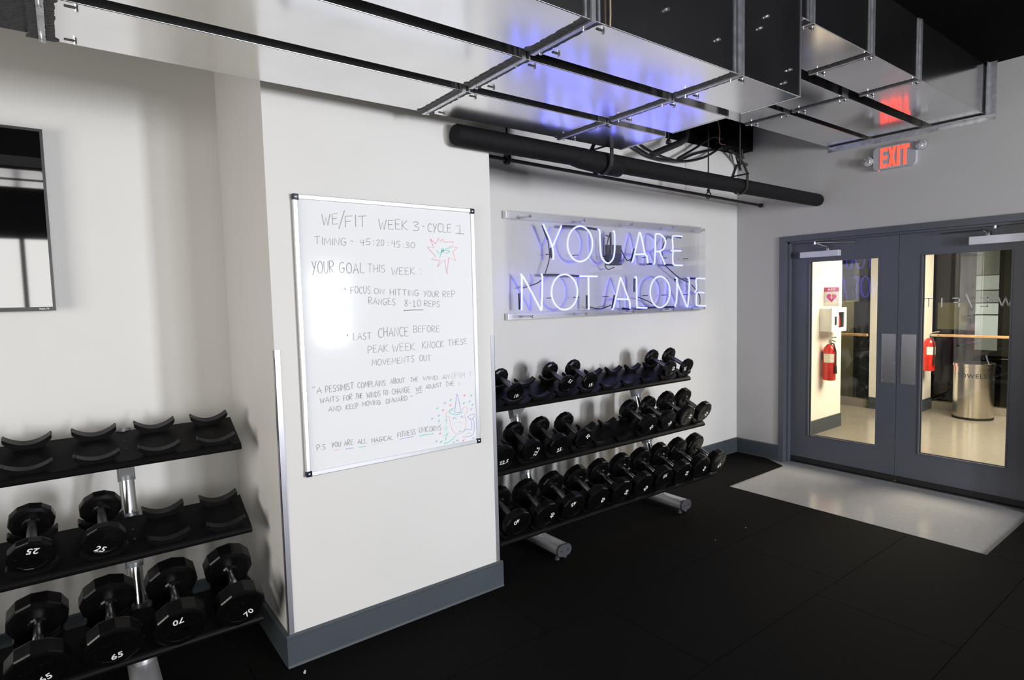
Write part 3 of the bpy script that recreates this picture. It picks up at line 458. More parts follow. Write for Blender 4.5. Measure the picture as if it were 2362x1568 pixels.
for sy, z in ((1, -0.008), (-1, 0.052)):
    y = sy*(hw+0.036)
    h = MB().lathe([(0.020, 0), (0.036, 0.02), (0.038, 0.045), (0.034, 0.047)], 24, Matrix.Translation((-0.012, y, z)) @ Matrix.Rotation(math.radians(-90), 4, 'Y')).build('lamp_head', M_SIGNH, t, 40)
    MB().lathe([(0.0335, 0.047), (0.030, 0.050), (0.012, 0.053)], 24, Matrix.Translation((-0.012, y, z)) @ Matrix.Rotation(math.radians(-90), 4, 'Y')).build('lamp_lens', M_LENS, h, 40)
    MB().tube([(-0.02, sy*(hw-0.01), z-0.03), (-0.02, sy*(hw+0.02), z-0.015), (-0.02, y, z)], 0.010, 8).build('lamp_arm', M_SIGNH, h, 40)
MB().lathe([(0.004, 0), (0.004, 0.006), (0.002, 0.008)], 10, Matrix.Translation((-0.035, hw-0.04, -0.0912)) @ Matrix.Rotation(math.radians(180), 4, 'X')).build('test_light', M_EXIT, t)
# ------------------------------------------------------------------ ducts
rnd = random.Random(3)
def duct(lab, x0, x1, y0, y1, z0, z1, seams, dark_to=None):
    """sheet metal duct running along x between y0 (front) and y1 (back); seams: x of the joints"""
    t = thing('air_duct', lab, 'air duct', ((x0+x1)/2, (y0+y1)/2, z0)); L = t.location
    b = MB(); segs = [x0] + [s for s in sorted(seams)] + [x1]
    n = 14
    for a, c in zip(segs, segs[1:]):
        if c-a < 0.02: continue
        # each panel bows a few millimetres like thin sheet
        bow = rnd.uniform(-0.003, 0.003)
        def ring(x, k): 
            return [Vector((x, y, z)) for y, z in ((y0, z0), (y1, z0), (y1, z1), (y0, z1))]
        A = [b.bm.verts.new(p) for p in ring(a, 0)]; B = [b.bm.verts.new(p) for p in ring(c, 1)]
        for k in range(4): b.bm.faces.new((A[k], A[(k+1) % 4], B[(k+1) % 4], B[k]))
        if a == x0: b.bm.faces.new(A[::-1])
        if c == x1: b.bm.faces.new(B)
    off(b, L); b.build('sheet_body', M_GALV, t)
    e = MB()
    e.tube([(x0, y0, z0), (x1, y0, z0)], 0.0028, 8)
    for yy in (y0, y1): e.tube([(x1, yy, z0), (x1, yy, z1)], 0.0035, 8)
    e.tube([(x1, y0, z0), (x1, y1, z0)], 0.0035, 8); off(e, L); e.build('edge_bead', M_BOLT, t, 60)
    for s in seams:
        f = MB(); p = 0.010
        f.box((s-0.009, y0-p, z0-p), (s+0.009, y1+p, z0)); f.box((s-0.009, y0-p, z0), (s+0.009, y0, z1)); f.box((s-0.009, y1, z0), (s+0.009, y1+p, z1))
        for d in (-0.03, 0.03): f.box((s+d-0.004, y0-0.005, z0), (s+d+0.004, y0, z1))
        off(f, L); fl = f.build('joint_flange', M_GALV_D, t)
        e = MB(); N = 26
        for d in (-0.021, 0.021):
            pts = []
            for side in (-1, 1):
                row = []
                for k in range(N+1):
                    y = y0 + (y1-y0)*k/N
                    row.append((s+d+side*(0.009+rnd.random()*0.006 + (0.014*rnd.random() if k in (0, 1, N-1, N) else 0)), y))
                pts.append(row)
            for k in range(N):
                q = [pts[0][k], pts[0][k+1], pts[1][k+1], pts[1][k]]
                e.prism(q, lambda a, c: Vector((a, c, z0-0.004)), lambda a, c: Vector((a, c, z0-0.0002)))
        off(e, L); e.build('joint_sealant', M_SEAL, fl)
        for y in (y0+0.035, y1-0.035):
            for dx in (0.07,):
                c = MB().prism([(s+dx-0.014, z0-0.0005), (s+dx-0.014, z0-0.0025), (s+dx+0.017, z0-0.0025), (s+dx+0.017, z0-0.009), (s+dx+0.02, z0-0.009), (s+dx+0.02, z0-0.0005)], lambda a, q: Vector((a, y-0.004, q)), lambda a, q: Vector((a, y+0.004, q)))
                off(c, L); c.build('corner_clip', M_SEAL, t)
            for xs_, zs_, rs_ in ((s+0.085, z0, 0.005), (s, z0-0.010, 0.0055)):
                c = MB().lathe([(rs_, -0.012), (rs_, -0.008), (0.003, -0.008), (0.003, 0)], 10, Matrix.Translation((xs_, y, zs_)))
                off(c, L); c.build('screw', M_BOLT, t)
    return t
ZD = 2.5; DT = 3.12
tA = duct('galvanized duct over the pillar face, closest to the wall', -5.455, -2.70, -1.250, -0.915, ZD, DT, (-5.425, -4.03, -3.19))
s = MB().box((-7.95, -1.24, ZD+0.006), (-5.456, -0.925, DT)); off(s, tA.location); s.build('flexible_connector', M_SEAL, tA)
tB = duct('galvanized duct between two dark gaps, middle of the lower three', -7.95, -2.725, -1.655, -1.318, ZD, DT, (-5.44, -4.03, -3.19))
tC = duct('galvanized duct with tall dark front side, farthest from the wall', -7.95, -2.715, -2.012, -1.722, ZD, DT, (-5.44, -4.03, -3.205))
for x, z in ((-3.0, 2.777), (-3.05, 2.717), (-2.81, 2.599), (-2.853, 2.535), (-3.66, 2.63), (-3.35, 2.60)):
    s = MB().lathe([(0.007, 0), (0.006, 0.010), (0.003, 0.014)], 8, Matrix.Translation((x, -2.012, z)) @ Matrix.Rotation(math.radians(90), 4, 'X'))
    off(s, tC.location); s.build('side_screw', M_BOLT, tC)
s = MB().tube([(-3.955, -2.020, ZD-0.004), (-3.955, -2.022, ZD+0.03), (-3.955, -2.020, 3.4), (-3.955, -2.018, RH-0.001)], 0.003, 6); tag(s.build('hanger_wire', mat('tan_wire', (0.45, 0.34, 0.2), 0.5, noise=0.1)), 'thin tan hanger wire up the dark side of the front duct', 'wire')
s = MB().box((-3.01, -2.05, 2.93), (-2.90, -2.0125, 3.05), 0.004); off(s, tC.location); s.build('access_hatch', M_SEAL, tC)
# second group: the ducts that go through the wall over the exit sign
ZR, TR = 2.87, 3.215
def duct2(lab, x0, y0, y1, seams, front=False):
    t = duct(lab, x0, -0.0005, y0, y1, ZR, TR, seams)
    return t
rA = duct2('galvanized wall duct at the alcove corner above the black pipe', -2.66, -1.195, -0.895, (-1.30,))
rB = duct2('galvanized wall duct right above the lit exit sign', -2.66, -1.59, -1.252, (-1.31,))
rC = duct2('galvanized wall duct whose long dark side faces the room', -2.66, -1.990, -1.672, (-2.58, -1.93, -1.27))
s = MB().box((-2.66, -1.2465, ZR-0.0008), (-1.57, -1.1955, ZR)); off(s, rA.location); s.build('filler_strip', M_GALV, rA)
tf = thing('wall_flange', 'galvanized angle collar where the ducts meet the door wall', 'flange', (0, -1.45, ZR-0.03))
f = MB(); f.box((-0.0035, -2.05, ZR-0.045), (-0.0005, -0.885, ZR-0.012)); f.box((-0.045, -2.05, ZR-0.0145), (-0.0035, -0.885, ZR-0.0115))
off(f, tf.location); f.build('lower_angle', M_GALV_D, tf)
f = MB(); f.box((-0.0035, -2.05, ZR-0.0115), (-0.0005, -2.002, TR+0.02)); f.box((-0.045, -2.003, ZR-0.0115), (-0.0035, -2.0005, TR+0.02))
off(f, tf.location); f.build('side_angle', M_GALV_D, tf)
for y in (-0.95, -1.3, -1.7, -1.98):
    f = MB().lathe([(0.007, 0), (0.006, 0.006)], 8, Matrix.Translation((-0.0036, y, ZR-0.03)) @ Matrix.Rotation(math.radians(-90), 4, 'Y'))
    off(f, tf.location); f.build('screw', M_BOLT, tf)
# ------------------------------------------------------------------ pipes and hangers over the alcove
PY = -0.803
def pz(x): return 2.457 + (2.429-2.457)*(x+3.8)/3.8
pipe = MB()
pipe.tube([(-3.80, PY, pz(-3.80)), (-3.785, PY, pz(-3.785)), (-2.9, PY, pz(-2.9)), (-2.1, PY, pz(-2.1)-0.003), (-1.2, PY, pz(-1.2)), (-0.03, PY, pz(-0.03)), (-0.008, PY, pz(0)), (-0.002, PY, pz(0))], [0.047, 0.0545, 0.0545, 0.0555, 0.0545, 0.0545, 0.05, 0.035], 28)
pt_ = thing('insulated_pipe', 'thick black insulated pipe under the ducts running into the door wall', 'pipe', (-1.9, PY, 2.44)); off(pipe, pt_.location); pipe.build('insulation', M_FOAM, pt_, 50)
q = MB().tube([(-3.0, PY, pz(-3)-0.006), (-2.92, PY, pz(-3)-0.014), (-2.84, PY, pz(-3)-0.016), (-2.70, PY, pz(-2.7)-0.020), (-2.60, PY, pz(-2.7)-0.021), (-2.58, PY, pz(-2.7)-0.01)], [0.048, 0.054, 0.057, 0.059, 0.060, 0.045], 24); off(q, pt_.location); q.build('insulation_sleeve', M_FOAM, pt_, 50)
def clevis(x, top, lab, rr=0.062):
    t = thing('pipe_hanger', lab, 'pipe hanger', (x, PY, pz(x)), 'clevis hangers of the black pipe'); z = pz(x)
    b = MB()
    lo = [(PY+rr*math.cos(a), z+rr*math.sin(a)) for a in [math.radians(v) for v in range(0, -181, -15)]]
    path = [(PY+0.012, z+0.165), (PY+0.03, z+0.16), (PY+rr, z+0.085)] + lo + [(PY-rr, z+0.085), (PY-0.03, z+0.16), (PY-0.012, z+0.165), (PY+0.012, z+0.165)]
    hwid = 0.014
    pr_o = path
    for (ya, za), (yb, zb_) in zip(path, path[1:]):
        d = Vector((0, yb-ya, zb_-za)); nn = Vector((0, -d.z, d.y)).normalized()*0.0025
        A = Vector((x-hwid, ya, za)); B = Vector((x-hwid, yb, zb_)); X = Vector((2*hwid, 0, 0))
        vs = [b.bm.verts.new(v) for v in (A+nn, B+nn, B-nn, A-nn, A+nn+X, B+nn+X, B-nn+X, A-nn+X)]
        for f_ in ((0, 1, 2, 3), (7, 6, 5, 4), (0, 4, 5, 1), (1, 5, 6, 2), (2, 6, 7, 3), (3, 7, 4, 0)): b.bm.faces.new([vs[i] for i in f_])
    off(b, t.location); b.build('strap', M_IRON, t)
    b = MB().tube([(x, PY-rr-0.012, z+0.082), (x, PY+rr+0.012, z+0.082)], 0.006, 8); off(b, t.location); b.build('cross_bolt', M_IRON, t)
    b = MB().tube([(x, PY, z+0.12), (x, PY, top)], 0.006, 8); off(b, t.location); b.build('threaded_rod', M_IRON, t)
clevis(-1.245, RH-0.001, 'black clevis hanger gripping the pipe between the lower ducts and the exit sign')
clevis(-2.745, RH-0.001, 'black clevis hanger of the pipe at the lumpy sleeve over the neon sign', 0.085)
def tz(x): return 2.530 + (2.458-2.530)*(x+3.163)/3.163
TY = -0.26
tp = thing('sprinkler_pipe', 'thin black pipe across the alcove wall below the thick insulated pipe', 'pipe', (-1.7, TY, 2.49))
b = MB().tube([(XR+0.001, TY, tz(XR)), (-1.7, TY, tz(-1.7)), (-0.001, TY, tz(0))], 0.0125, 12); off(b, tp.location); b.build('pipe_run', M_IRON, tp, 50)
b = MB().tube([(-0.03, TY, tz(0)), (-0.001, TY, tz(0))], 0.02, 12); off(b, tp.location); b.build('wall_collar', M_IRON, tp, 50)
def ringhang(x, top, lab, big=False):
    t = thing('ring_hanger', lab, 'pipe hanger', (x, TY, tz(x)), 'hangers of the thin pipe'); z = tz(x)
    b = MB()
    if big: b.tube([(x, TY+0.027*math.cos(a), z+0.004+0.030*math.sin(a)) for a in [2*math.pi*k/16 for k in range(17)]], 0.0125, 10, closed=True)
    else: b.tube([(x, TY+0.024*math.cos(a), z+0.006+0.026*math.sin(a)) for a in [2*math.pi*k/16 for k in range(17)]], 0.005, 8, closed=True)
    b.lathe([(0.012, 0.03), (0.014, 0.05), (0.009, 0.062)], 8, Matrix.Translation((x, TY, z+(0.03 if big else 0))))
    off(b, t.location); b.build('ring', M_IRON, t, 40)
    b = MB().tube([(x, TY, z+0.05), (x, TY, top)], 0.006, 8); off(b, t.location); b.build('threaded_rod', M_IRON, t)
ringhang(-0.858, RH-0.001, 'thin rod with ring holding the thin pipe near the door wall')
ringhang(-3.06, RH-0.001, 'black clamp holding the thin pipe near the pillar', True)
b = MB(); b.box((-3.20, -0.62, 2.80), (-2.98, -0.30, 2.815)); b.box((-3.20, -0.62, 2.74), (-3.185, -0.30, 2.80)); tag(b.box((-3.10, -0.47, 2.815), (-3.09, -0.46, RH-0.001)).build('angle_bracket', M_IRON), 'black angle bracket tucked under the duct beside the pillar', 'bracket')
b = MB().tube([(-1.665, -0.3, 2.724), (-1.30, -0.3, 2.868), (-1.24, -0.3, 2.90), (-1.21, -0.29, 2.94), (-1.20, -0.28, 3.05), (-1.20, -0.27, RH-0.001)], 0.026, 12); dp = thing('drain_pipe', 'short black elbow pipe hanging behind the end of the lower ducts', 'pipe', (-1.4, -0.3, 2.85)); off(b, dp.location); b.build('pipe_run', M_IRON, dp, 50)
b = MB().tube([(-1.455, -0.3, 2.836), (-1.455, -0.3, RH-0.001)], 0.005, 8).lathe([(0.022, 0.001), (0.022, 0.02), (0.01, 0.04)], 8, Matrix.Translation((-1.455, -0.3, 2.837))); off(b, dp.location); b.build('hanger_rod', M_IRON, dp)
cb = [[(-1.75, -0.1, 2.94), (-1.45, -0.09, 2.83), (-1.05, -0.09, 2.79), (-0.7, -0.1, 2.86), (-0.44, -0.12, 2.99)], [(-1.72, -0.06, 2.90), (-1.4, -0.06, 2.80), (-1.05, -0.06, 2.80), (-0.75, -0.06, 2.90), (-0.40, -0.1, 2.985)], [(-1.1, -0.12, 2.80), (-0.85, -0.12, 2.92), (-0.6, -0.13, 3.05), (-0.44, -0.13, 3.05)],
      [(-0.30, -0.10, 2.988), (-0.20, -0.12, 2.94), (-0.10, -0.12, 2.88), (-0.05, -0.14, 2.86)], [(-0.12, -0.06, 2.988), (-0.09, -0.06, 2.92), (-0.07, -0.065, 2.86), (-0.05, -0.07, 2.82)], [(-0.17, -0.155, 2.988), (-0.16, -0.155, 2.93), (-0.15, -0.16, 2.90)]]
def smooth_path(p, n=6):
    P = [Vector(v) for v in p]; out = []
    for i in range(len(P)-1):
        a, b_, c, d = P[max(0, i-1)], P[i], P[i+1], P[min(len(P)-1, i+2)]
        for k in range(n):
            t = k/n; out.append(0.5*((2*b_) + (c-a)*t + (2*a-5*b_+4*c-d)*t*t + (3*b_-a-3*c+d)*t**3))
    return out + [P[-1]]
for k, p in enumerate(cb):
    labs = ['black cable sagging over the alcove wall, lowest of the bundle', 'black cable sagging over the alcove, nearest the wall', 'short black cable rising to the dark soffit', 'black cable tail hanging from the soffit at the corner', 'black cable tail with loose end beside the door wall', 'shortest black cable tail below the dark soffit']
    tag(MB().tube(smooth_path(p), 0.011 if k < 3 else 0.013, 8).build('cable', M_CABLE, smooth=60), labs[k], 'cable', 'black cables above the alcove')
tag(MB().tube(smooth_path([(-0.9, -0.35, 3.2), (-0.75, -0.3, 3.06), (-0.6, -0.2, 2.985), (-0.43, -0.15, 3.0)]), 0.004, 6).build('copper_wire', mat('copper_wire', (0.30, 0.10, 0.06), 0.5, noise=0.1)), 'thin copper coloured wire looping beside the dark soffit', 'wire')
# ------------------------------------------------------------------ neon sign
NS = thing('neon_sign', 'blue neon sign on clear acrylic panels mounted on the alcove wall', 'sign', (-1.78, -0.05, 1.84)); NL = NS.location
def nb(b, name, m, sm=None, par=NS): off(b, NL); return b.build(name, m, par, sm)
for z0, z1 in ((2.186, 2.238), (1.470, 1.517)): nb(MB().box((-2.92, -0.045, z0), (-0.655, -0.0005, z1), 0.002), 'mounting_rail', M_ALU)
nb(MB().box((-2.885, -0.054, 1.462), (-0.70, -0.048, 2.245)), 'back_panel', M_ACRYL)
nb(MB().box((-2.885, -0.166, 1.482), (-0.765, -0.160, 2.218)), 'front_panel', M_ACRYL)
for z in (2.192, 1.493):
    for i, x in enumerate((-2.80, -2.28, -1.755, -1.245, -0.80)):
        so = nb(MB().tube([(x, -0.056, z), (x, -0.159, z)], 0.009, 12), 'standoff', M_PLATE, 40)
        nb(MB().lathe([(0.011, 0), (0.011, 0.008), (0.008, 0.011)], 12, Matrix.Translation((x, -0.1665, z)) @ Matrix.Rotation(math.radians(90), 4, 'X')), 'standoff_cap', M_BOLT, 40, so)
for k, strokes in NEON.items():
    b = MB()
    for s_ in strokes: 
        p = [(x, -0.115, z) for x, z in s_]; closed = (s_[0] == s_[-1])
        b.tube(p if closed else smooth_path(p, 4), 0.0068, 8, closed=closed)
    nb(b, 'neon_letter_' + k.split('.')[0].lower(), M_NEON, 60)
for s_ in DARK: nb(MB().tube(smooth_path([(x, -0.095, z) for x, z in s_], 3), 0.0085, 8), 'blacked_out_tube', M_NEOFF, 60)
for s_ in WIRE: nb(MB().tube(smooth_path([(x, -0.085, z) for x, z in s_], 5), 0.0042, 6), 'sign_wire', M_CABLE, 60)
(bx0, bz1), (bx1, bz0) = BOX
nb(MB().box((bx0, -0.047, bz0), (bx1, -0.0005, bz1), 0.004), 'transformer', M_CAP)
for z in (1.62, 1.94):
    for x in (-2.57, -2.30, -1.98, -1.50, -1.25, -0.95): nb(MB().tube([(x, -0.055, z), (x, -0.108, z)], 0.0035, 6).tube([(x-0.012, -0.106, z), (x+0.012, -0.106, z)], 0.003, 6), 'tube_support', M_CABLE)
# ------------------------------------------------------------------ television
tv = thing('television', 'black flat screen television on the recess wall', 'television', (-6.18, LY-0.03, 1.62)); TVX0, TVX1, TVZ0, TVZ1, TVY = -6.91, -5.453, 1.62, 2.439, 0.055
b = MB().box((TVX0+0.01, TVY+0.012, TVZ0+0.01), (TVX1-0.006, LY-0.0005, TVZ1-0.01), 0.004); off(b, tv.location); b.build('back_case', M_TVB, tv)
b = MB(); bz = 0.011
b.box((TVX0, TVY, TVZ0), (TVX1, TVY+0.012, TVZ0+0.018)); b.box((TVX0, TVY, TVZ1-bz), (TVX1, TVY+0.012, TVZ1)); b.box((TVX0, TVY, TVZ0+0.018), (TVX0+bz, TVY+0.012, TVZ1-bz)); b.box((TVX1-bz, TVY, TVZ0+0.018), (TVX1, TVY+0.012, TVZ1-bz))
off(b, tv.location); b.build('bezel', M_TVB, tv)
b = MB().box((TVX0+bz, TVY+0.004, TVZ0+0.018), (TVX1-bz, TVY+0.011, TVZ1-bz)); off(b, tv.location); b.build('screen', M_TVS, tv)
me = text_mesh('Roku TV', 0.007, M_WHITE, 0.02); o = link('maker_mark', me, tv); o.matrix_basis = Matrix.Translation(Vector((TVX1-0.042, TVY-0.0006, TVZ0+0.0095))-tv.location) @ Matrix.Rotation(math.radians(90), 4, 'X')
# ------------------------------------------------------------------ whiteboard
WX0, WX1, WZ0, WZ1 = -4.6064, -3.6659, 0.848, 2.0996; WY = CY-0.020
wb = thing('whiteboard', 'portrait whiteboard covered in handwriting on the pillar face', 'whiteboard', ((WX0+WX1)/2, CY, WZ0)); WL = wb.location
def wbld(b, name, m, par=wb, sm=None): off(b, WL); return b.build(name, m, par, sm)
fw = 0.021
wbld(MB().box((WX0+0.008, WY+0.006, WZ0+0.008), (WX1-0.008, CY-0.0005, WZ1-0.008)), 'writing_surface', M_BOARD)
for a, c in (((WX0, WY-0.002, WZ0), (WX0+fw, CY-0.0005, WZ1)), ((WX1-fw, WY-0.002, WZ0), (WX1, CY-0.0005, WZ1)), ((WX0+fw, WY-0.002, WZ0), (WX1-fw, CY-0.0005, WZ0+fw)), ((WX0+fw, WY-0.002, WZ1-fw), (WX1-fw, CY-0.0005, WZ1))):
    wbld(MB().box(a, c, 0.003), 'frame_rail', M_ALU)
for x, sx in ((WX0, 1), (WX1, -1)):
    for z, sz in ((WZ0, 1), (WZ1, -1)):
        x0, x1 = sorted((x-sx*0.001, x+sx*0.0265)); z0, z1 = sorted((z-sz*0.001, z+sz*0.026))
        c = wbld(MB().box((x0, WY-0.005, z0), (x1, CY-0.0005, z1), 0.004), 'corner_cap', M_CORNER)
        wbld(MB().lathe([(0.0055, 0), (0.005, 0.0015), (0.002, 0.0025)], 12, Matrix.Translation(((x0+x1)/2, WY-0.005, (z0+z1)/2)) @ Matrix.Rotation(math.radians(90), 4, 'X')), 'cap_screw', M_BOLT, c)
G = {'A': ([(0, 0), (.36, 1), (.72, 0)], [(.12, .36), (.62, .38)]), 'B': ([(.05, 0), (0, 1), (.42, .98), (.55, .8), (.4, .56), (.04, .52)], [(.4, .56), (.62, .3), (.45, .04), (.05, 0)]), 'C': ([(.62, .86), (.42, 1), (.16, .9), (0, .5), (.12, .12), (.38, 0), (.64, .1)],),
 'D': ([(.04, 0), (.04, 1)], [(0, 1), (.42, .92), (.66, .55), (.5, .15), (.02, 0)]), 'E': ([(.58, 1), (0, .97), (.04, 0), (.6, .03)], [(.03, .52), (.48, .55)]), 'F': ([(.6, 1.0), (0, .96), (.02, 0)], [(.02, .5), (.46, .54)]),
 'G': ([(.62, .86), (.42, 1), (.14, .86), (0, .45), (.14, .08), (.42, 0), (.62, .14), (.62, .42), (.36, .42), (.74, .44)],), 'H': ([(0, 1), (.03, 0)], [(.62, 1), (.6, 0)], [(.02, .48), (.64, .54)]), 'I': ([(.06, 1), (.06, 0)],), 'J': ([(.5, 1), (.5, .25), (.36, 0), (.12, .02), (0, .2)],),
 'K': ([(.02, 1), (0, 0)], [(.58, 1), (.02, .46), (.64, 0)]), 'L': ([(.02, 1), (0, .02), (.56, 0)],), 'M': ([(0, 0), (.1, 1), (.4, .3), (.74, 1), (.8, 0)],), 'N': ([(0, 0), (.04, 1), (.6, 0), (.64, 1)],),
 'O': ([(.32, 1), (.1, .85), (0, .5), (.1, .12), (.34, 0), (.58, .14), (.68, .5), (.56, .86), (.3, 1)],), 'P': ([(.04, 0), (0, 1), (.42, .98), (.58, .76), (.42, .52), (.04, .46)],), 'R': ([(.02, 0), (0, 1), (.42, .98), (.58, .78), (.42, .54), (.04, .48), (.64, 0)],),
 'S': ([(.56, .9), (.36, 1), (.1, .88), (.12, .62), (.44, .46), (.54, .2), (.36, 0), (.02, .08)],), 'T': ([(0, .98), (.72, 1.02)], [(.36, 1), (.34, 0)]), 'U': ([(0, 1), (.02, .3), (.2, 0), (.44, .04), (.58, .4), (.6, 1)],), 'V': ([(0, 1), (.32, 0), (.62, 1)],),
 'W': ([(0, 1), (.22, 0), (.44, .7), (.62, 0), (.88, 1)],), 'Y': ([(0, 1), (.3, .46)], [(.62, 1), (.12, -.1)]), '0': ([(.28, 1), (.06, .8), (0, .4), (.16, .02), (.4, .06), (.54, .5), (.44, .9), (.26, 1)],), '1': ([(.06, .78), (.26, 1), (.24, 0)], [(.02, 0), (.52, -.02)]),
 '2': ([(.02, .78), (.2, 1), (.44, .9), (.42, .6), (0, 0), (.56, .04)],), '3': ([(.04, .92), (.34, 1), (.48, .78), (.16, .54), (.5, .36), (.44, .06), (.02, .02)],), '4': ([(.1, 1), (.04, .5), (.54, .52)], [(.46, 1), (.42, -.05)]), '5': ([(.54, 1), (.1, .98), (.08, .58), (.42, .56), (.5, .2), (.3, 0), (0, .06)],),
 '8': ([(.46, .86), (.24, 1), (.06, .8), (.42, .28), (.3, 0), (.06, .1), (.1, .34), (.48, .84)],), '/': ([(0, 0), (.5, 1)],), '-': ([(0, .5), (.3, .5)],), ':': ([(0, .72), (.05, .76)], [(0, .12), (.05, .16)]), '.': ([(0, 0), (.05, .05)],), ',': ([(.06, .08), (0, -.14)],), '"': ([(.06, 1), (0, .66)], [(.28, 1), (.22, .66)])}
rh = random.Random(11); IY = WY+0.0056
def ribbon(b, pts, wd):
    n = len(pts); L_, R_ = [], []
    for i in range(n):
        a = pts[max(0, i-1)]; c = pts[min(n-1, i+1)]; d = Vector((c[0]-a[0], c[1]-a[1]))
        if d.length < 1e-9: d = Vector((1, 0))
        d.normalize(); m = Vector((-d.y, d.x))*wd/2
        L_.append((pts[i][0]+m.x, pts[i][1]+m.y)); R_.append((pts[i][0]-m.x, pts[i][1]-m.y))
    top = [[b.bm.verts.new((x, IY-0.0003, z)) for x, z in row] for row in (L_, R_)]; bot = [[b.bm.verts.new((x, IY+0.0003, z)) for x, z in row] for row in (L_, R_)]
    for i in range(n-1):
        b.bm.faces.new((top[0][i], top[0][i+1], top[1][i+1], top[1][i])); b.bm.faces.new((bot[1][i], bot[1][i+1], bot[0][i+1], bot[0][i]))
        b.bm.faces.new((top[0][i+1], top[0][i], bot[0][i], bot[0][i+1])); b.bm.faces.new((top[1][i], top[1][i+1], bot[1][i+1], bot[1][i]))
    for i in (0, n-1): b.bm.faces.new((top[0][i], top[1][i], bot[1][i], bot[0][i]))
def write(b, txt, p0, p1, h, wd):
    ws = [max(x for s_ in G[c] for x, y in s_) for c in txt]; gap = 0.22
    tot = sum(ws) + gap*(len(txt)-1); W_ = math.hypot(p1[0]-p0[0], p1[1]-p0[1]); sx = W_/max(tot, 0.05)
    if len(txt) == 1 and txt in ':."-/': sx = W_/max(tot, 0.05)
    ux, uz = (p1[0]-p0[0])/W_, (p1[1]-p0[1])/W_; x = 0
    for c, wv in zip(txt, ws):
        dy = rh.uniform(-0.05, 0.05); sc_ = rh.uniform(0.93, 1.07)
        for s_ in G[c]:
            pts = [(x+px_, py_*sc_+dy) for px_, py_ in s_]
            if len(pts) > 3:
                sp = smooth_path([(a, q, 0) for a, q in pts], 3) if c in 'CGOSBDPRUJ02358' else [Vector((a, q, 0)) for a, q in pts]; pts = [(v.x, v.y) for v in sp]
            ribbon(b, [(p0[0] + ux*a*sx + 0.10*q*h*0.3, p0[1] + uz*a*sx + q*h) for a, q in pts], wd)
        x += wv+gap
for i, (t_, p0, p1, h) in enumerate(WORDS):
    b = MB(); write(b, t_, p0, p1, h, 0.0030 if h > 0.04 else 0.0024); wbld(b, 'handwriting', INK['grey'])
for t_, p0, p1, h in FAINT:
    b = MB(); write(b, t_, p0, p1, h, 0.002); wbld(b, 'smudged_handwriting', INK['faint'])
for key, nm in (('grey', 'underline'), ('dot', 'bullet_dots'), ('red', 'red_drawing'), ('teal', 'teal_drawing'), ('pink', 'pink_drawing'), ('violet', 'violet_drawing'), ('pale', 'pale_drawing'), ('mint', 'mint_drawing')):
    b = MB()
    for c, p in LINES:
        if c == key: ribbon(b, p if (key == 'red' or len(p) < 4) else [(v.x, v.y) for v in smooth_path([(a, q, 0) for a, q in p], 3)], 0.0046 if (len(p) == 3 or key == 'dot') else 0.0028)
    wbld(b, nm, INK[key])
# ------------------------------------------------------------------ dumbbell racks
TH = 0.424; CT, ST = math.cos(TH), math.sin(TH); SD = 0.232        # shelf tilt and depth
FR = {'R': [(-0.449, 0.948), (-0.584, 0.593), (-0.687, 0.213)], 'L': [(-0.420, 0.970), (-0.540, 0.605), (-0.660, 0.230)]}
XE = {'R': -1.38, 'L': -4.795}; LEN = 2.118
SLOT = {'R': [-1.455-0.2165*k for k in range(10)], 'L': [-4.899-0.2265*k for k in range(9)]}
def sp(side, tier, x, u, n):                                       # a point on a shelf: along the rack, up its depth, off its surface
    y, z = FR[side][tier]; return Vector((x, y+u*CT-n*ST, z+u*ST+n*CT))
def cradle_prof(w, dip, tip):
    up = [(-w, tip), (-w*0.93, tip+0.004)] + [(w*0.86*k/6, dip+(tip-dip)*abs(k/6)**2*0.92) for k in range(-6, 7)] + [(w*0.93, tip+0.004), (w, tip)]
    return up + [(w*0.97, tip-0.016), (w*0.55, 0.0005), (-w*0.55, 0.0005), (-w*0.97, tip-0.016)]
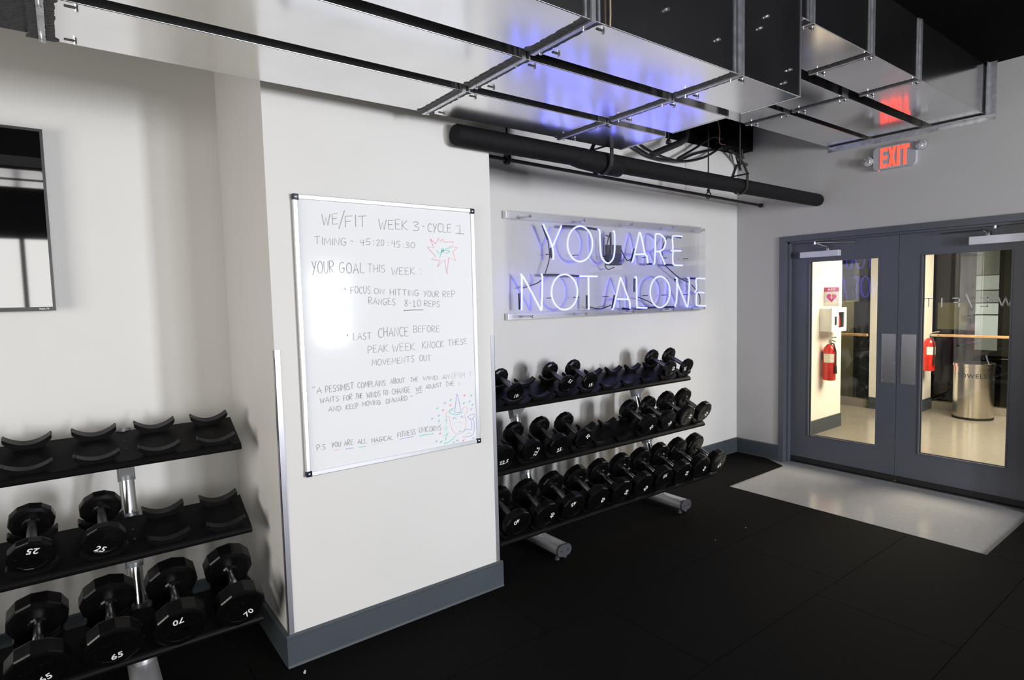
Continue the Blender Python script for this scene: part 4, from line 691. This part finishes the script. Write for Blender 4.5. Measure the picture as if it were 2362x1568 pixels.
def rack(side, lab):
    xe = XE[side]; x0 = xe-LEN
    t = thing('dumbbell_rack', lab, 'dumbbell rack', (xe-LEN/2, FR[side][1][0], 0.0), 'dumbbell racks along the wall'); L = t.location
    for k in range(3):
        b = MB()
        prof = [(0.0, -0.004), (-0.008, -0.010), (-0.010, -0.018), (-0.006, -0.027), (0.003, -0.030), (0.012, -0.027), (0.016, -0.014), (SD-0.004, -0.012), (SD, -0.020), (SD+0.004, -0.018), (SD+0.003, 0.0), (0.008, 0.0)]
        b.prism(prof, lambda u, n: sp(side, k, x0, u, n), lambda u, n: sp(side, k, xe, u, n))
        for ln_ in [e for e in b.bm.edges if abs(e.verts[0].co.x-e.verts[1].co.x) < 1e-6 and False]: pass
        off(b, L); sh = b.build('shelf', M_RACK, t)
        for x in SLOT[side]:
            for u0, u1, pr in ((0.190, 0.226, cradle_prof(0.081, 0.022, 0.054)), (0.020, 0.050, cradle_prof(0.081, 0.018, 0.043))):
                c = MB().prism([(-a, q) for a, q in pr], lambda a, n: sp(side, k, x+a, u0, n), lambda a, n: sp(side, k, x+a, u1, n-0.003*(n > 0.01)))
                off(c, L); c.build('cradle', M_CRADLE, sh)
        c = MB()
        for xp in (xe-0.45, xe-LEN+0.45):
            for dx in (-0.022, 0.022):
                for u in (0.09, 0.15): c.lathe([(0.006, 0), (0.0055, 0.003), (0.003, 0.0042)], 10, Matrix.Translation(sp(side, k, xp+dx*0.0, u, 0.0)) @ Matrix.Rotation(TH, 4, 'X'))
        off(c, L); c.build('shelf_bolt', M_CAP, sh)
    y1, z1 = FR[side][2]; yt, zt = FR[side][0]
    pb = Vector((0, y1+0.205, 0.075)); ptop = Vector((0, yt+SD*CT+0.02, zt+0.02))
    for xp in (xe-0.45, xe-LEN+0.45):
        d = (ptop-pb).normalized()
        b = MB().tube([pb+Vector((xp, 0, 0)), ptop+Vector((xp, 0, 0))], 0.030, 20, flat=1.25); off(b, L); po = b.build('post', M_CHROME, t, 40)
        for k in range(3):
            y, z = FR[side][k]; mid = sp(side, k, xp, 0.13, -0.032)
            tt = ((z+0.055)-pb.z)/d.z; a = pb + d*tt + Vector((xp, 0, 0))
            s_ = MB().tube([a-d*0.19, a+d*0.045], 0.0345, 20, flat=1.25); off(s_, L); s_.build('sleeve', M_SLEEVE, po, 40)
            pl = sp(side, k, xp, 0.055, -0.0135); pk = sp(side, k, xp, 0.205, -0.0135)
            s_ = MB(); hw_ = 0.028
            tri = [pl, pk, a+Vector((0, -0.028, 0.02)), a-d*0.17+Vector((0, -0.030, 0))]
            s_.prism([(i,) for i in range(4)], lambda i: tri[i]-Vector((hw_, 0, 0)), lambda i: tri[i]+Vector((hw_, 0, 0))); off(s_, L); s_.build('shelf_bracket', M_POST, po)
        c = MB().lathe([(0.043, 0.0), (0.043, 0.012), (0.036, 0.028)], 20, Matrix.Translation(Vector((xp, pb.y+0.008, 0.096)))); off(c, L); c.build('post_collar', M_POST, po, 40)
        fy0, fy1 = y1-0.052, y1+0.50; hw_, hh_ = 0.056, 0.035
        cap_ = []
        for cx, a0 in ((hw_-hh_, -90), (-(hw_-hh_), 90)): cap_ += [(cx+hh_*math.cos(math.radians(a0+180*i/10)), hh_*math.sin(math.radians(a0+180*i/10))) for i in range(11)]
        b = MB().prism(cap_, lambda a, z: Vector((xp+a, fy0+0.012, 0.062+z)), lambda a, z: Vector((xp+a, fy1, 0.062+z))); off(b, L); ft = b.build('foot', M_POST, t, 40)
        b = MB(); b.prism([(a*1.04, z*1.05) for a, z in cap_], lambda a, z: Vector((xp+a, fy0+0.002, 0.062+z)), lambda a, z: Vector((xp+a, fy0+0.016, 0.062+z))); off(b, L); b.build('end_cap', M_CAP, ft, 40)
        b = MB()
        for a in (-0.026, 0.026): b.lathe([(0.006, 0), (0.005, 0.003)], 10, Matrix.Translation((xp+a, fy0+0.002, 0.062)) @ Matrix.Rotation(math.radians(90), 4, 'X'))
        off(b, L); b.build('cap_bolt', M_SWEEP, ft)
        b = MB()
        for yy in (fy0+0.04, fy1-0.04):
            for a in (-0.03, 0.03): b.lathe([(0.016, 0.0002), (0.016, 0.012), (0.008, 0.014), (0.008, 0.03)], 12, Matrix.Translation((xp+a, yy, 0)))
        off(b, L); b.build('leveler', M_CAP, ft)
rack('R', 'black three tier dumbbell rack in the alcove below the neon sign')
rack('L', 'black three tier dumbbell rack against the recess wall below the television')
# ------------------------------------------------------------------ dumbbells
RAD = {'10': .064, '15': .066, '20': .070, '22.5': .076, '25': .0765, '30': .079, '35': .086, '40': .092, '45': .094, '50': .095, '55': .095, '60': .097, '65': .099, '70': .100}
THK = {'10': .038, '15': .042, '20': .046, '22.5': .050, '25': .054, '30': .058, '35': .062, '40': .066, '45': .070, '50': .074, '55': .078, '60': .080, '65': .084, '70': .088}
MESH = {}
def parts(wt):
    if wt in MESH: return MESH[wt]
    r, tk = RAD[wt], THK[wt]; hl = 0.066; ch = 0.10*r
    def head(s):
        pr = [(0.030, hl-0.002), (0.034, hl+0.006), (r*0.80, hl+0.010), (r-ch*0.35, hl+0.016), (r, hl+0.016+ch*0.8), (r, hl+tk-ch), (r-ch*0.35, hl+tk-ch*0.35), (r-ch*1.35, hl+tk), (r*0.70, hl+tk), (r*0.68, hl+tk-0.0012)]
        M = Matrix.Rotation(0 if s > 0 else math.pi, 4, 'X')
        return MB().lathe(pr, 12, M, ph=math.radians(15)).mesh('dumbbell_head', M_HEAD, 14)
    hd = MB().lathe([(0.0135, -hl-0.012), (0.0135, -hl+0.012), (0.0150, -hl+0.016), (0.0168, 0), (0.0150, hl-0.016), (0.0135, hl-0.012), (0.0135, hl+0.012)], 20).mesh('handle', M_CHROME if float(wt) > 48 else M_KNURL, 40)
    num = text_mesh(wt, 0.024 if r < 0.066 else (0.026 if r < 0.082 else 0.028), M_WHITE, 0.022, 0.0004, 0.12, 1.05)
    for v in num.vertices: v.co = Vector((v.co.x, v.co.y-0.46*r, v.co.z+hl+tk-0.0008))
    emb = text_mesh('UMAX', 0.34*r, M_HEAD, 0.02, 0.0022, 0.0, 1.1)
    for v in emb.vertices: v.co = Vector((v.co.x, v.co.y+0.12*r, v.co.z+hl+tk-0.0009))
    MESH[wt] = (head(1), head(-1), hd, num, emb); return MESH[wt]
def dumbbell(side, tier, slot, wt, phi, lab, dx=0.0):
    r = RAD[wt]; c = sp(side, tier, SLOT[side][slot]+dx, 0.122, 0.0225+r)
    t = thing('dumbbell', lab, 'dumbbell', (0, 0, 0), 'dumbbells on the racks')
    ex, ey, ez = Vector((1, 0, 0)), Vector((0, -ST, CT)), Vector((0, -CT, -ST))
    M = Matrix(((ex.x, ey.x, ez.x, c.x), (ex.y, ey.y, ez.y, c.y), (ex.z, ey.z, ez.z, c.z), (0, 0, 0, 1)))
    t.matrix_world = M @ Matrix.Rotation(math.radians(phi), 4, 'Z')
    for nm, me in zip(('head', 'head', 'handle', 'weight_number', 'embossed_mark'), parts(wt)): link(nm, me, t)
B_, C_, D_ = 'bottom shelf of alcove rack', 'middle shelf of alcove rack', 'top shelf of alcove rack'
E_, F_ = 'bottom shelf of recess rack', 'middle shelf of recess rack'
for slot, wt, phi, w_ in ((9, '40', 215, 'with upturned number beside the pillar'), (8, '40', 80, 'with sideways number, beside the 45s'), (7, '45', 205, 'with upturned number, beside a 40'), (6, '45', 72, 'with sideways number, beside a 50'), (5, '50', 82, 'with sideways number by a 45'), (4, '50', 48, 'with tilted number by a 55'),
        (3, '55', 195, 'with upturned number, beside a 50'), (2, '55', 85, 'with sideways number, beside a 60'), (1, '60', 70, 'beside a 55'), (0, '60', 40, 'at the door end')):
    dumbbell('R', 2, slot, wt, phi, 'black dumbbell marked %s %s, %s' % (wt, w_, B_))
for slot, wt, phi, w_ in ((9, '22.5', 5, 'by the pillar'), (8, '22.5', 72, 'with sideways number by a 25'), (7, '25', 10, 'with level number by a 22.5'), (6, '25', 135, 'with upturned number'), (3, '30', 48, 'next to the empty cradles'), (2, '30', 42, 'next to a 35'), (1, '35', 78, 'next to a 30'), (0, '35', 60, 'at the door end')):
    dumbbell('R', 1, slot, wt, phi, 'black dumbbell marked %s %s, %s' % (wt, w_, C_))
for slot, wt, phi, w_ in ((8, '10', 4, 'and smallest of all'), (6, '15', 150, 'with upturned number'), (5, '15', 10, 'with level number'), (1, '20', 100, 'second from the door end'), (0, '20', -75, 'at the door end')):
    dumbbell('R', 0, slot, wt, phi, 'black dumbbell marked %s %s, %s' % (wt, w_, D_))
for slot, wt, phi, w_ in ((3, '65', 24, 'nearest the viewer'), (2, '65', 10, 'with number upright by a 70'), (1, '70', 192, 'with upturned number, beside a 65'), (0, '70', 40, 'with tilted number beside the pillar')):
    dumbbell('L', 2, slot, wt, phi, 'large dumbbell marked %s %s, %s' % (wt, w_, E_))
for slot, wt, phi, w_ in ((3, '25', 168, 'with upturned number'), (2, '25', -28, 'with tilted number beside the chrome post')):
    dumbbell('L', 1, slot, wt, phi, 'black dumbbell marked %s %s, %s' % (wt, w_, F_))
# ------------------------------------------------------------------ scraps on the rubber floor
for k, (x, y, r, lab) in enumerate(((-4.675, -0.826, 0.012, 'white paper scrap on the floor by the pillar corner'), (-2.09, -1.156, 0.004, 'tiny white speck on the rubber floor, farther from the door'), (-1.756, -1.171, 0.005, 'tiny white speck on the rubber floor, closer to the door'))):
    b = MB(); n = 9
    pr = [((r*(0.7+0.5*rnd.random()))*math.cos(2*math.pi*i/n), (r*0.5*(0.7+0.5*rnd.random()))*math.sin(2*math.pi*i/n)) for i in range(n)]
    b.prism(pr, lambda a, c: Vector((a, c, 0.0002)), lambda a, c: Vector((a, c, 0.0012+0.15*a*(a > 0))))
    o = b.build('paper_scrap', M_PAPER); o.location = (x, y, 0); o.rotation_euler = (0, 0, 1.2); tag(o, lab, 'scrap', 'white scraps on the floor')
